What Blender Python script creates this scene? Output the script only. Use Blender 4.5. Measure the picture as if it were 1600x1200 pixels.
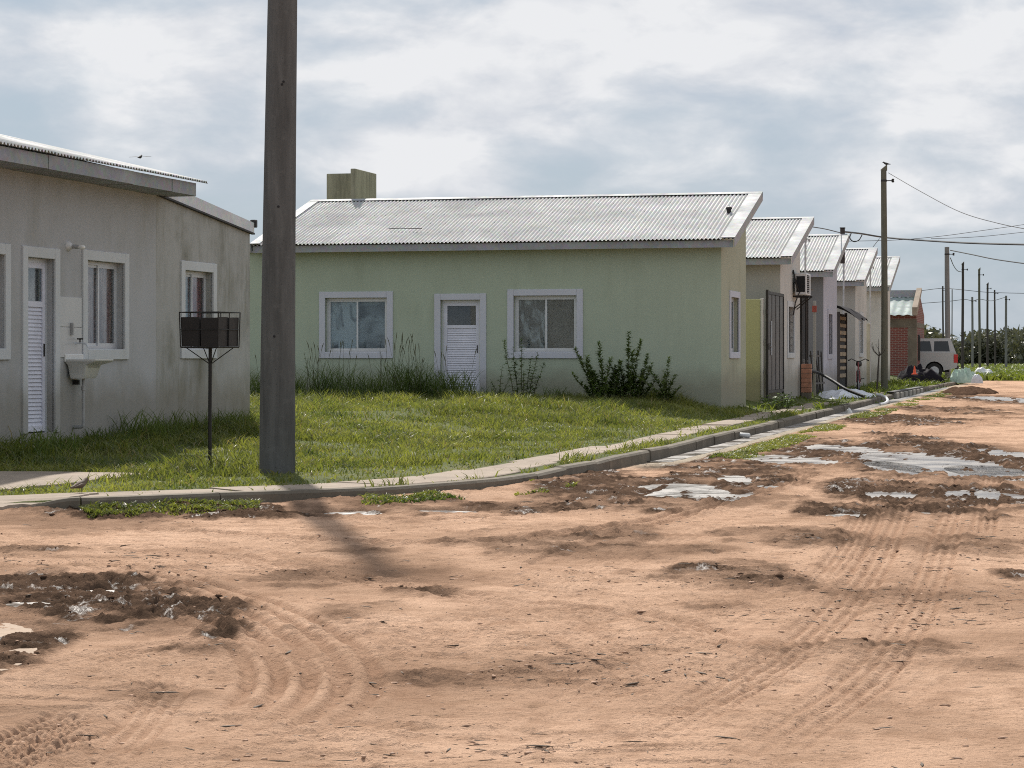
import bpy, math, random
import numpy as np
from mathutils import Vector, Matrix

R = math.radians
for o in list(bpy.data.objects):
    bpy.data.objects.remove(o)
scene = bpy.context.scene
COL = scene.collection
random.seed(7)
RNG = np.random.default_rng(11)

# ------------------------------------------------------------------ camera, sky, sun, exposure
EYE = 1.45
FPX, HU, HV = 3559.0, 800.0, 557.0        # focal length and horizon of the 1600x1200 photograph
cam_d = bpy.data.cameras.new('camera')
cam_d.sensor_width = 36.0
cam_d.lens = FPX / 1600 * 36.0
cam_d.shift_y = -(600 - HV) / 1600
cam_d.clip_start = 0.1
cam_d.clip_end = 9000
cam = bpy.data.objects.new('camera', cam_d)
cam.location = (0, 0, EYE)
cam.rotation_euler = (R(90), 0, 0)
COL.objects.link(cam)
scene.camera = cam

SUN_AZ, SUN_EL = R(-9.5), R(44)            # azimuth from +Y, clockwise
world = bpy.data.worlds.new('World')
scene.world = world
world.use_nodes = True
wn, wl = world.node_tree.nodes, world.node_tree.links
wn.clear()
w_out = wn.new('ShaderNodeOutputWorld')
w_bg = wn.new('ShaderNodeBackground')
w_bg.inputs['Strength'].default_value = 0.083
sky = wn.new('ShaderNodeTexSky')
sky.sky_type = 'NISHITA'
sky.sun_disc = False
sky.sun_elevation = SUN_EL
sky.sun_rotation = SUN_AZ
sky.air_density = 1.0
sky.dust_density = 1.5
wt = wn.new('ShaderNodeTexCoord')
wsep = wn.new('ShaderNodeSeparateXYZ')
wl.new(wt.outputs['Generated'], wsep.inputs[0])
def wmath(op, a, b=None, c=None):
    n = wn.new('ShaderNodeMath'); n.operation = op
    for i, v in enumerate((a, b, c)):
        if v is None: continue
        if isinstance(v, (int, float)): n.inputs[i].default_value = v
        else: wl.new(v, n.inputs[i])
    return n.outputs[0]
SKX, SKY_ = 9.9, 15.1                        # which stretch of the cloud field lies over the street
wcomb = wn.new('ShaderNodeCombineXYZ')      # clouds seen from the side: a little flatter than they are wide
wl.new(wsep.outputs[0], wcomb.inputs[0]); wl.new(wsep.outputs[1], wcomb.inputs[1])
wl.new(wmath('MULTIPLY', wsep.outputs[2], 2.3), wcomb.inputs[2])
def wnoise(scale, detail, rough, dist, loc):
    m = wn.new('ShaderNodeMapping'); m.inputs['Location'].default_value = loc
    wl.new(wcomb.outputs[0], m.inputs[0])
    n = wn.new('ShaderNodeTexNoise'); n.inputs['Scale'].default_value = scale
    n.inputs['Detail'].default_value = detail; n.inputs['Roughness'].default_value = rough
    n.inputs['Distortion'].default_value = dist
    wl.new(m.outputs[0], n.inputs['Vector'])
    return n.outputs[0]
def wramp(sock, stops):
    r = wn.new('ShaderNodeValToRGB')
    while len(r.color_ramp.elements) < len(stops): r.color_ramp.elements.new(0.5)
    for e, (p, c) in zip(r.color_ramp.elements, stops):
        e.position = p; e.color = (c[0], c[1], c[2], 1)
    wl.new(sock, r.inputs[0])
    return r.outputs[0]
n_low = wnoise(2.4, 2, 0.5, 0.0, (SKX, SKY_, 0))
n_big = wnoise(8.0, 10, 0.50, 0.25, (7.3, 2.2 + SKX, 1))
n_puf = wnoise(19.0, 9, 0.55, 0.2, (1.3, 5.2, 4 + SKY_))
n_mix = wmath('ADD', wmath('MULTIPLY', n_low, 0.42), wmath('ADD', wmath('MULTIPLY', n_big, 0.43), wmath('MULTIPLY', n_puf, 0.15)))
# thinner cover towards the horizon, even above
n_mix = wmath('ADD', n_mix, wmath('MINIMUM', wmath('MAXIMUM', wmath('MULTIPLY', wmath('SUBTRACT', wsep.outputs[2], 0.095), 1.0), -0.085), 0.025))
cover = wramp(n_mix, [(0.44, (0, 0, 0)), (0.49, (0.42, 0.42, 0.42)), (0.56, (1, 1, 1))])
shade = wramp(wmath('ADD', wmath('MULTIPLY', n_mix, 0.6), wmath('MULTIPLY', n_puf, 0.4)), [(0.42, (5.5, 5.95, 6.7)), (0.50, (6.8, 7.05, 7.5)), (0.58, (8.2, 8.3, 8.5))])
# thin high veil under the cumulus keeps the blue pale and greyish
veil = wn.new('ShaderNodeMix'); veil.data_type = 'RGBA'
veil.inputs[0].default_value = 0.86
wl.new(sky.outputs[0], veil.inputs[6]); veil.inputs[7].default_value = (3.9, 4.85, 5.85, 1)
wmix = wn.new('ShaderNodeMix'); wmix.data_type = 'RGBA'
wl.new(cover, wmix.inputs[0]); wl.new(veil.outputs[2], wmix.inputs[6]); wl.new(shade, wmix.inputs[7])
wl.new(wmix.outputs[2], w_bg.inputs['Color'])
wl.new(w_bg.outputs[0], w_out.inputs[0])

sun_d = bpy.data.lights.new('sun', 'SUN')
sun_d.energy = 4.9
sun_d.angle = R(1.4)
sun_d.color = (1.0, 0.95, 0.87)
sun = bpy.data.objects.new('sun', sun_d)
sdir = Vector((math.sin(SUN_AZ) * math.cos(SUN_EL), math.cos(SUN_AZ) * math.cos(SUN_EL), math.sin(SUN_EL)))
sun.rotation_euler = (-sdir).to_track_quat('-Z', 'Y').to_euler()
sun.location = sdir * 200
COL.objects.link(sun)

vs = scene.view_settings
vs.view_transform = 'Standard'
vs.look = 'None'
vs.exposure = 0.3
vs.gamma = 1.0
vs.use_curve_mapping = False
scene.cycles.max_bounces = 6
scene.cycles.use_denoising = False
scene.cycles.filter_width = 1.05
scene.cycles.transparent_max_bounces = 8

# ------------------------------------------------------------------ helpers
PHI = R(14.49)
D1 = (math.sin(PHI), math.cos(PHI))        # along the street, away
D2 = (math.cos(PHI), -math.sin(PHI))       # across, towards the street
GX, GY = 4.30, 46.8                        # street-side front corner of the green house
FLOOR = 0.58
def st(s, o):
    return (GX + s * D1[0] + o * D2[0], GY + s * D1[1] + o * D2[1])
def at(u, v, Y):
    return Vector(((u - HU) / FPX * Y, Y, EYE - (v - HV) / FPX * Y))
def tag(o, label=None, cat=None, group=None, kind=None):
    if label: o['label'] = label
    if cat: o['category'] = cat
    if group: o['group'] = group
    if kind: o['kind'] = kind
    return o
def empty(name, loc, rz=0.0):
    e = bpy.data.objects.new(name, None)
    e.empty_display_size = 0.2
    e.location = loc
    e.rotation_euler = (0, 0, rz)
    COL.objects.link(e)
    return e
class MB:
    def __init__(self): self.v = []; self.f = []
    def add(self, vs_, fs):
        b = len(self.v)
        self.v += [tuple(p) for p in vs_]
        self.f += [tuple(b + i for i in f) for f in fs]
        return self
    def box(self, x0, x1, y0, y1, z0, z1):
        v = [(x0,y0,z0),(x1,y0,z0),(x1,y1,z0),(x0,y1,z0),(x0,y0,z1),(x1,y0,z1),(x1,y1,z1),(x0,y1,z1)]
        return self.add(v, [(0,3,2,1),(4,5,6,7),(0,1,5,4),(1,2,6,5),(2,3,7,6),(3,0,4,7)])
    def bev(self, x0, x1, y0, y1, z0, z1, b=0.01):
        rings = []
        for z, i in ((z0, b), (z0 + b, 0), (z1 - b, 0), (z1, b)):
            X0, X1, Y0, Y1 = x0 + i, x1 - i, y0 + i, y1 - i
            rings.append([(X0+b,Y0,z),(X1-b,Y0,z),(X1,Y0+b,z),(X1,Y1-b,z),(X1-b,Y1,z),(X0+b,Y1,z),(X0,Y1-b,z),(X0,Y0+b,z)])
        v = sum(rings, []); f = [tuple(range(7, -1, -1)), tuple(24 + i for i in range(8))]
        for r in range(3):
            for i in range(8):
                j = (i + 1) % 8
                f.append((r*8+i, r*8+j, r*8+8+j, r*8+8+i))
        return self.add(v, f)
    def tube(self, pts, r, n=8, caps=True):
        pts = [Vector(p) for p in pts]
        rs = r if isinstance(r, (list, tuple)) else [r] * len(pts)
        v = []; f = []
        up = None
        for i, p in enumerate(pts):
            t = (pts[min(i+1, len(pts)-1)] - pts[max(i-1, 0)])
            if t.length < 1e-9: t = Vector((0,0,1))
            t.normalize()
            if up is None:
                up = Vector((0,0,1)) if abs(t.z) < 0.9 else Vector((1,0,0))
            a = t.cross(up)
            if a.length < 1e-6: a = t.cross(Vector((0.3,1,0.2)))
            a.normalize(); b = a.cross(t).normalized()
            up = b
            for k in range(n):
                q = 2 * math.pi * k / n
                v.append(p + a * (rs[i] * math.cos(q)) + b * (rs[i] * math.sin(q)))
        for i in range(len(pts) - 1):
            for k in range(n):
                j = (k + 1) % n
                f.append((i*n+k, i*n+j, (i+1)*n+j, (i+1)*n+k))
        if caps:
            f.append(tuple(range(n-1, -1, -1))); f.append(tuple((len(pts)-1)*n + k for k in range(n)))
        return self.add(v, f)
    def bar(self, p, q, r, n=6): return self.tube([p, q], r, n)
    def lathe(self, prof, c=(0,0,0), n=16):
        v = []; f = []
        for (r, z) in prof:
            for k in range(n):
                q = 2*math.pi*k/n
                v.append((c[0]+r*math.cos(q), c[1]+r*math.sin(q), c[2]+z))
        for i in range(len(prof)-1):
            for k in range(n):
                j = (k+1) % n
                f.append((i*n+k, i*n+j, (i+1)*n+j, (i+1)*n+k))
        f.append(tuple(range(n-1,-1,-1))); f.append(tuple((len(prof)-1)*n+k for k in range(n)))
        return self.add(v, f)
    def prism(self, poly, y0, y1):
        """poly in (x,z), extruded along y"""
        n = len(poly)
        v = [(x, y0, z) for x, z in poly] + [(x, y1, z) for x, z in poly]
        f = [tuple(range(n)), tuple(range(2*n-1, n-1, -1))]
        for i in range(n):
            j = (i+1) % n
            f.append((j, i, n+i, n+j))
        return self.add(v, f)
    def quad(self, a, b, c, d): return self.add([a,b,c,d], [(0,1,2,3)])
    def build(self, name, mat, parent=None, smooth=False, loc=None, rz=None):
        me = bpy.data.meshes.new(name)
        me.from_pydata(self.v, [], self.f)
        me.update()
        if smooth:
            me.shade_smooth()
            try: me.set_sharp_from_angle(angle=R(40))
            except Exception: pass
        o = bpy.data.objects.new(name, me)
        if mat: me.materials.append(mat)
        COL.objects.link(o)
        if parent: o.parent = parent
        if loc is not None: o.location = loc
        if rz is not None: o.rotation_euler = (0, 0, rz)
        return o
def np_mesh(name, verts, faces, mat, nside, attrs=None, smooth=False):
    me = bpy.data.meshes.new(name)
    nv, nf = len(verts), len(faces)
    me.vertices.add(nv); me.vertices.foreach_set('co', np.ascontiguousarray(verts, dtype=np.float32).ravel())
    me.loops.add(nf * nside); me.loops.foreach_set('vertex_index', np.ascontiguousarray(faces, dtype=np.int32).ravel())
    me.polygons.add(nf)
    me.polygons.foreach_set('loop_start', np.arange(0, nf * nside, nside, dtype=np.int32))
    me.update(calc_edges=True)
    if attrs:
        for k, a in attrs.items():
            at_ = me.attributes.new(k, 'FLOAT', 'POINT')
            at_.data.foreach_set('value', np.ascontiguousarray(a, dtype=np.float32))
    if smooth: me.shade_smooth()
    if mat: me.materials.append(mat)
    o = bpy.data.objects.new(name, me)
    COL.objects.link(o)
    return o

# ---- numpy noise
_TAB = np.random.default_rng(5).random((256, 256))
def vnoise(x, y, seed=0):
    x = x + seed * 37.17; y = y + seed * 11.71
    ix = np.floor(x).astype(np.int64); iy = np.floor(y).astype(np.int64)
    fx = x - ix; fy = y - iy
    fx = fx*fx*(3-2*fx); fy = fy*fy*(3-2*fy)
    a = _TAB[ix & 255, iy & 255]; b = _TAB[(ix+1) & 255, iy & 255]
    c = _TAB[ix & 255, (iy+1) & 255]; d = _TAB[(ix+1) & 255, (iy+1) & 255]
    return (a*(1-fx)+b*fx)*(1-fy) + (c*(1-fx)+d*fx)*fy
def fbm(x, y, oct=4, seed=0, gain=0.5):
    s = 0; a = 1; t = 0
    for i in range(oct):
        s = s + a * vnoise(x * 2**i, y * 2**i, seed + i * 3); t += a; a *= gain
    return s / t
def sstep(a, b, x):
    t = np.clip((x - a) / (b - a), 0, 1)
    return t*t*(3-2*t)

# ------------------------------------------------------------------ materials
def new_mat(name):
    m = bpy.data.materials.new(name); m.use_nodes = True
    nt = m.node_tree; nt.nodes.clear()
    out = nt.nodes.new('ShaderNodeOutputMaterial')
    return m, nt, out
class NT:
    def __init__(self, nt): self.n = nt.nodes; self.l = nt.links
    def coord(self, kind='Object', scale=(1,1,1), loc=(0,0,0)):
        t = self.n.new('ShaderNodeTexCoord'); m = self.n.new('ShaderNodeMapping')
        m.inputs['Scale'].default_value = scale; m.inputs['Location'].default_value = loc
        self.l.new(t.outputs[kind], m.inputs[0]); return m.outputs[0]
    def pos(self, scale=(1,1,1)):
        t = self.n.new('ShaderNodeNewGeometry'); m = self.n.new('ShaderNodeMapping')
        m.inputs['Scale'].default_value = scale
        self.l.new(t.outputs['Position'], m.inputs[0]); return m.outputs[0]
    def noise(self, vec, scale, detail=4, rough=0.55, dist=0.0, col=False):
        n = self.n.new('ShaderNodeTexNoise')
        n.inputs['Scale'].default_value = scale; n.inputs['Detail'].default_value = detail
        n.inputs['Roughness'].default_value = rough; n.inputs['Distortion'].default_value = dist
        self.l.new(vec, n.inputs['Vector']); return n.outputs['Color' if col else 0]
    def voro(self, vec, scale):
        n = self.n.new('ShaderNodeTexVoronoi'); n.inputs['Scale'].default_value = scale
        self.l.new(vec, n.inputs['Vector']); return n
    def ramp(self, s, stops):
        r = self.n.new('ShaderNodeValToRGB')
        while len(r.color_ramp.elements) < len(stops): r.color_ramp.elements.new(0.5)
        for e, (p, c) in zip(r.color_ramp.elements, stops):
            if isinstance(c, (int, float)): c = (c, c, c)
            e.position = p; e.color = (*c, 1)
        self.l.new(s, r.inputs[0]); return r.outputs[0]
    def mix(self, f, a, b, mode='MIX'):
        m = self.n.new('ShaderNodeMix'); m.data_type = 'RGBA'; m.blend_type = mode
        for i, v in ((0, f), (6, a), (7, b)):
            if isinstance(v, (int, float)): m.inputs[i].default_value = v if i == 0 else (v, v, v, 1)
            elif isinstance(v, tuple): m.inputs[i].default_value = (*v, 1)
            else: self.l.new(v, m.inputs[i])
        return m.outputs[2]
    def math(self, op, a, b=None):
        n = self.n.new('ShaderNodeMath'); n.operation = op
        for i, v in enumerate((a, b)):
            if v is None: continue
            if isinstance(v, (int, float)): n.inputs[i].default_value = v
            else: self.l.new(v, n.inputs[i])
        return n.outputs[0]
    def attr(self, name):
        a = self.n.new('ShaderNodeAttribute'); a.attribute_name = name; return a.outputs['Fac']
    def bump(self, h, strength, dist):
        b = self.n.new('ShaderNodeBump'); b.inputs['Strength'].default_value = strength; b.inputs['Distance'].default_value = dist
        self.l.new(h, b.inputs['Height']); return b.outputs[0]
    def bsdf(self, color, rough=0.8, metal=0.0, normal=None, spec=0.5):
        p = self.n.new('ShaderNodeBsdfPrincipled')
        if isinstance(color, tuple): p.inputs['Base Color'].default_value = (*color, 1)
        else: self.l.new(color, p.inputs['Base Color'])
        if isinstance(rough, (int, float)): p.inputs['Roughness'].default_value = rough
        else: self.l.new(rough, p.inputs['Roughness'])
        if isinstance(metal, (int, float)): p.inputs['Metallic'].default_value = metal
        else: self.l.new(metal, p.inputs['Metallic'])
        p.inputs['Specular IOR Level'].default_value = spec
        if normal is not None: self.l.new(normal, p.inputs['Normal'])
        return p.outputs[0]
def sc(c, k): return tuple(min(1, x*k) for x in c)
def m_plain(name, col, rough=0.6, metal=0.0, var=0.18, scale=9.0, bump=0.15, spec=0.5):
    m, nt, out = new_mat(name); t = NT(nt)
    v = t.coord()
    n = t.noise(v, scale, 6, 0.6)
    c = t.ramp(n, [(0.3, sc(col, 1-var)), (0.7, sc(col, 1+var))])
    nrm = t.bump(t.noise(v, scale*6, 4), bump, 0.004)
    rr = t.ramp(n, [(0.3, min(1, rough*0.85)), (0.7, min(1, rough*1.15))])
    nt.links.new(t.bsdf(c, rr, metal, nrm, spec), out.inputs[0]); return m
def m_plaster(name, col, stain=(0.2,0.2,0.17), amt=0.35, streak=0.4, patch=0.5):
    m, nt, out = new_mat(name); t = NT(nt)
    v = t.coord()
    vs_ = t.coord(scale=(2.4, 2.4, 0.5))
    big = t.noise(v, 0.7, 5, 0.6)
    stn = t.noise(vs_, 1.3, 7, 0.65, 0.4)
    fine = t.noise(v, 26, 5, 0.6)
    c = t.mix(t.ramp(big, [(0.3, 0.0), (0.7, patch)]), col, sc(col, 0.8))
    zone = t.ramp(t.noise(v, 0.9, 4, 0.6), [(0.40, 0.0), (0.62, 1.0)])
    c = t.mix(t.math('MULTIPLY', t.ramp(stn, [(0.40, 0.0), (0.70, streak)]), zone), c, stain)
    c = t.mix(t.math('MULTIPLY', t.ramp(t.noise(t.coord(scale=(2.2,2.2,0.7)), 2.4, 7, 0.72, 0.8), [(0.45, 0.0), (0.72, amt)]), t.ramp(zone, [(0.0, 0.35), (1.0, 1.0)])), c, sc(stain, 1.5))
    # splashed soil along the foot of the wall
    sp = nt.nodes.new('ShaderNodeSeparateXYZ'); nt.links.new(v, sp.inputs[0])
    low = t.ramp(t.math('ADD', sp.outputs[2], t.math('MULTIPLY', t.noise(v, 2.2, 5), -0.55)), [(0.0, 0.60), (0.42, 0.0)])
    c = t.mix(low, c, (0.21, 0.185, 0.14))
    c = t.mix(t.ramp(fine, [(0.35, 0.10), (0.65, 0.0)]), c, sc(col, 0.55))
    nrm = t.bump(t.math('ADD', t.noise(v, 40, 4), t.math('MULTIPLY', big, 1.5)), 0.25, 0.012)
    nt.links.new(t.bsdf(c, 0.88, 0, nrm, 0.3), out.inputs[0]); return m
def m_concrete(name, col, dark=0.5, streak=True):
    m, nt, out = new_mat(name); t = NT(nt)
    v = t.coord(); vz = t.coord(scale=(5, 5, 0.55))
    a = t.noise(vz if streak else v, 1.6, 8, 0.65, 0.3)
    b = t.noise(v, 7, 7, 0.65)
    c = t.mix(t.ramp(a, [(0.35, 0.0), (0.7, 0.75)]), col, sc(col, dark))
    c = t.mix(t.ramp(b, [(0.55, 0.0), (0.8, 0.5)]), c, sc(col, 1.45))
    vo = t.voro(v, 22)
    c = t.mix(t.ramp(vo.outputs['Distance'], [(0.06, 0.75), (0.16, 0.0)]), c, sc(col, 0.35))
    nrm = t.bump(t.noise(v, 55, 6, 0.7), 0.5, 0.006)
    nt.links.new(t.bsdf(c, 0.9, 0, nrm, 0.25), out.inputs[0]); return m
def m_zinc(name, col=(0.55,0.56,0.57), metal=0.35, rough=0.5, axis=None):
    m, nt, out = new_mat(name); t = NT(nt)
    v = t.coord()
    vo = t.voro(v, 16)
    big = t.noise(v, 0.9, 6, 0.65, 0.6)
    c = t.mix(t.ramp(big, [(0.38, 0.0), (0.72, 0.55)]), col, sc(col, 0.66))
    c = t.mix(0.10, c, vo.outputs['Color'], 'OVERLAY')
    if axis is not None:
        sp = nt.nodes.new('ShaderNodeSeparateXYZ'); nt.links.new(v, sp.inputs[0])
        fl = t.math('FLOOR', t.math('DIVIDE', sp.outputs[axis], 0.85))
        wn_ = nt.nodes.new('ShaderNodeTexWhiteNoise'); wn_.noise_dimensions = '1D'; nt.links.new(fl, wn_.inputs['W'])
        c = t.mix(t.ramp(wn_.outputs['Value'], [(0.0, 0.0), (1.0, 0.32)]), c, sc(col, 0.62))
        edge = t.math('FRACT', t.math('DIVIDE', sp.outputs[axis], 0.85))
        c = t.mix(t.ramp(edge, [(0.0, 0.45), (0.035, 0.0)]), c, sc(col, 0.45))
        rust = t.noise(v, 2.3, 8, 0.72, 0.5)
        c = t.mix(t.ramp(rust, [(0.60, 0.0), (0.78, 0.55)]), c, (0.26,0.21,0.17))
    vst = t.coord(scale=(6, 0.5, 0.5))
    c = t.mix(t.ramp(t.noise(vst, 1.7, 6, 0.7), [(0.55, 0.0), (0.8, 0.4)]), c, sc(col, 0.5))
    rr = t.ramp(big, [(0.3, rough*0.85), (0.7, min(1, rough*1.3))])
    nt.links.new(t.bsdf(c, rr, metal, t.bump(big, 0.15, 0.02)), out.inputs[0]); return m
def m_leaf(name, c0, c1, trans=0.45, scale=1.1, spec=0.15):
    m, nt, out = new_mat(name); t = NT(nt)
    p = t.pos()
    n = t.noise(p, scale, 5, 0.6)
    n2 = t.noise(p, scale*17, 3, 0.6)
    c = t.ramp(t.math('ADD', t.math('MULTIPLY', n, 0.6), t.math('MULTIPLY', n2, 0.4)), [(0.36, c0), (0.64, c1)])
    c = t.mix(t.ramp(t.noise(p, scale*0.45, 3, 0.6), [(0.42, 0.0), (0.66, 0.5)]), c, tuple(0.55*a+0.45*b for a, b in zip(sc(c0, 1.1), (0.20, 0.17, 0.06))))
    d = t.bsdf(c, 0.40, 0, None, spec)
    tr = nt.nodes.new('ShaderNodeBsdfTranslucent')
    nt.links.new(t.mix(1.0, c, (1.0, 1.0, 0.55), 'MULTIPLY'), tr.inputs[0])
    mx = nt.nodes.new('ShaderNodeMixShader'); mx.inputs[0].default_value = trans
    nt.links.new(d, mx.inputs[1]); nt.links.new(tr.outputs[0], mx.inputs[2])
    nt.links.new(mx.outputs[0], out.inputs[0]); return m
def m_glass(name, tint=(0.85,0.9,0.92), base=0.03):
    m, nt, out = new_mat(name); t = NT(nt)
    tr = nt.nodes.new('ShaderNodeBsdfTransparent'); tr.inputs[0].default_value = (*tint, 1)
    gl = nt.nodes.new('ShaderNodeBsdfGlossy'); gl.inputs['Roughness'].default_value = 0.03
    v = t.coord()
    nt.links.new(t.bump(t.noise(v, 1.7, 2), 0.05, 0.02), gl.inputs['Normal'])
    fr = nt.nodes.new('ShaderNodeFresnel'); fr.inputs[0].default_value = 1.5
    f = t.math('MINIMUM', t.math('ADD', t.math('MULTIPLY', fr.outputs[0], 0.5), base), 0.24)
    mx = nt.nodes.new('ShaderNodeMixShader')
    nt.links.new(f, mx.inputs[0]); nt.links.new(tr.outputs[0], mx.inputs[1]); nt.links.new(gl.outputs[0], mx.inputs[2])
    nt.links.new(mx.outputs[0], out.inputs[0]); return m
def m_smear(name, c0, c1, scale=2.0, lo=0.4, hi=0.6, stretch=(1,1,0.6), dist=1.2):
    m, nt, out = new_mat(name); t = NT(nt)
    v = t.coord(scale=stretch)
    n = t.noise(v, scale, 3, 0.5, dist)
    nt.links.new(t.bsdf(t.ramp(n, [(lo, c0), (hi, c1)]), 0.8), out.inputs[0]); return m
def m_folds(name, ca, cb, freq=22):
    m, nt, out = new_mat(name); t = NT(nt)
    v = t.coord(scale=(1, 1, 0.05))
    n = t.noise(v, freq, 3, 0.5, 0.4)
    nt.links.new(t.bsdf(t.ramp(n, [(0.38, ca), (0.5, cb), (0.62, sc(ca, 1.5))]), 0.9), out.inputs[0]); return m
def m_brick(name):
    m, nt, out = new_mat(name); t = NT(nt)
    v = t.coord()
    sp = nt.nodes.new('ShaderNodeSeparateXYZ'); nt.links.new(v, sp.inputs[0])
    cb = nt.nodes.new('ShaderNodeCombineXYZ')
    nt.links.new(t.math('ADD', sp.outputs[0], sp.outputs[1]), cb.inputs[0]); nt.links.new(sp.outputs[2], cb.inputs[1])
    b = nt.nodes.new('ShaderNodeTexBrick'); nt.links.new(cb.outputs[0], b.inputs['Vector'])
    b.inputs['Scale'].default_value = 1.0; b.inputs['Brick Width'].default_value = 0.25; b.inputs['Row Height'].default_value = 0.075
    b.inputs['Mortar Size'].default_value = 0.007
    b.inputs['Color1'].default_value = (0.20, 0.058, 0.043, 1); b.inputs['Color2'].default_value = (0.145, 0.045, 0.036, 1); b.inputs['Mortar'].default_value = (0.26, 0.22, 0.19, 1)
    nt.links.new(t.bsdf(b.outputs[0], 0.9), out.inputs[0]); return m

M = {}
M['green'] = m_plaster('green_plaster', (0.395,0.455,0.362), (0.28,0.315,0.24), 0.25, 0.42, 0.45)
M['cream'] = m_plaster('cream_plaster', (0.39,0.405,0.31), (0.25,0.26,0.18), 0.35, 0.55, 0.4)
M['grey'] = m_plaster('grey_plaster', (0.425,0.43,0.44), (0.24,0.235,0.20), 0.30, 0.50, 0.4)
M['grey_stained'] = m_plaster('stained_grey_plaster', (0.41,0.41,0.395), (0.14,0.135,0.10), 0.85, 0.95, 0.6)
M['lightgrey'] = m_plaster('light_grey_plaster', (0.56,0.55,0.52), (0.27,0.26,0.23), 0.35, 0.5, 0.4)
M['beigegrey'] = m_plaster('beige_grey_plaster', (0.40,0.385,0.355), (0.25,0.24,0.21), 0.2, 0.3, 0.4)
M['darkgrey'] = m_plaster('dark_grey_plaster', (0.19,0.19,0.20), (0.12,0.12,0.12), 0.2, 0.3, 0.4)
M['lilac'] = m_plaster('lilac_plaster', (0.46,0.46,0.52), (0.3,0.3,0.32), 0.2, 0.3, 0.4)
M['lime'] = m_plaster('lime_plaster', (0.42,0.41,0.22), (0.29,0.28,0.16), 0.25, 0.4, 0.4)
M['stained'] = m_plaster('stained_plaster', (0.45,0.42,0.34), (0.12,0.085,0.05), 0.7, 0.85, 0.6)
M['trim'] = m_plaster('trim_paint', (0.53,0.55,0.62), (0.40,0.40,0.42), 0.15, 0.25, 0.2)
M['trimgrey'] = m_plaster('trim_grey_paint', (0.57,0.59,0.61), (0.38,0.38,0.34), 0.3, 0.4, 0.25)
M['moss_concrete'] = m_concrete('mossy_concrete', (0.29,0.285,0.205), 0.4)
M['pole_concrete'] = m_concrete('pole_concrete', (0.128,0.128,0.126), 0.36)
M['kerb'] = m_concrete('kerb_concrete', (0.19,0.162,0.126), 0.42, False)
M['slab'] = m_concrete('slab_concrete', (0.34,0.275,0.218), 0.55, False)
M['old_slab'] = m_concrete('dirty_slab_concrete', (0.42,0.315,0.235), 0.6, False)
M['roof'] = m_zinc('roof_zinc', (0.45,0.45,0.445), 0.0, 0.75, 0)
M['roof_y'] = m_zinc('roof_zinc_lengthwise', (0.45,0.45,0.445), 0.0, 0.75, 1)
M['zinc'] = m_zinc('flashing_zinc', (0.34,0.35,0.36), 0.0, 0.7)
M['bright_zinc'] = m_zinc('pale_zinc', (0.62,0.63,0.65), 0.2, 0.5)  # paler zinc tone, used for the wing coping
M['fascia'] = m_zinc('fascia_zinc', (0.30,0.31,0.33), 0.1, 0.6)
M['greenroof'] = m_zinc('pale_green_roof', (0.26,0.315,0.305), 0.0, 0.75)
M['alu'] = m_plain('aluminium', (0.55,0.57,0.60), 0.4, 0.25, 0.06, 5)
M['door'] = m_plain('door_white', (0.62,0.63,0.72), 0.45, 0.0, 0.08, 5)
M['dark_gap'] = m_plain('dark_gap', (0.015,0.015,0.017), 0.9)
M['glass'] = m_glass('pane_glass')
M['dark_room_sheet'] = m_plain('dark_room', (0.05,0.045,0.045), 0.9)  # dark sheets behind panes and louvres, standing in for the unlit room
M['paper'] = m_smear('newspaper', (0.03,0.03,0.035), (0.50,0.51,0.52), 3.0, 0.36, 0.47, (1,1,0.5), 1.2)
M['paper2'] = m_smear('grey_paper', (0.10,0.10,0.105), (0.38,0.39,0.40), 3.0, 0.36, 0.62, (0.6,0.6,1.3), 0.5)
M['streaks'] = m_smear('whitewash', (0.09,0.09,0.095), (0.44,0.44,0.45), 3.6, 0.46, 0.66, (1.6,1.6,0.6), 1.2)
M['cardboard'] = m_smear('cardboard', (0.115,0.10,0.09), (0.15,0.13,0.115), 1.5)
M['curtain'] = m_folds('brown_curtain', (0.20,0.085,0.075), (0.58,0.38,0.32), 14)
M['curtain_red'] = m_folds('red_curtain', (0.24,0.07,0.07), (0.42,0.16,0.15), 14)
M['black_metal'] = m_plain('black_metal', (0.022,0.019,0.018), 0.55, 0.3, 0.3, 8)
M['gate_metal'] = m_plain('gate_metal', (0.065,0.061,0.06), 0.5, 0.4, 0.12, 3)
M['wood'] = m_concrete('pole_wood', (0.15,0.145,0.11), 0.55)
M['dark_wood'] = m_concrete('dark_wood', (0.075,0.065,0.06), 0.6)
M['pole_grey'] = m_concrete('far_pole_concrete', (0.20,0.20,0.195), 0.7)
M['plank'] = m_plain('old_plank', (0.30,0.235,0.16), 0.85, 0, 0.4, 3)
M['cable'] = m_plain('cable_black', (0.02,0.02,0.022), 0.6)
M['porcelain'] = m_plain('porcelain', (0.62,0.62,0.60), 0.3, 0, 0.06, 4)
M['pvc'] = m_plain('grey_pvc', (0.33,0.33,0.33), 0.5)
M['white_plastic'] = m_plain('white_plastic', (0.62,0.62,0.62), 0.5, 0, 0.05)
M['tile'] = m_plain('pale_tile', (0.47,0.475,0.475), 0.3, 0, 0.06, 2)
M['bulb'] = m_plain('bulb_glass', (0.75,0.75,0.72), 0.2, 0, 0.02)
M['grass_blade'] = m_leaf('grass_blade', (0.055,0.095,0.018), (0.34,0.345,0.10), 0.5, 0.9, 0.42)
M['grass_dark'] = m_leaf('tall_grass_blade', (0.05,0.09,0.025), (0.20,0.26,0.075), 0.5, 1.2)
M['weed'] = m_leaf('weed_leaf', (0.07,0.13,0.042), (0.23,0.31,0.10), 0.5, 2.0)
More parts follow.
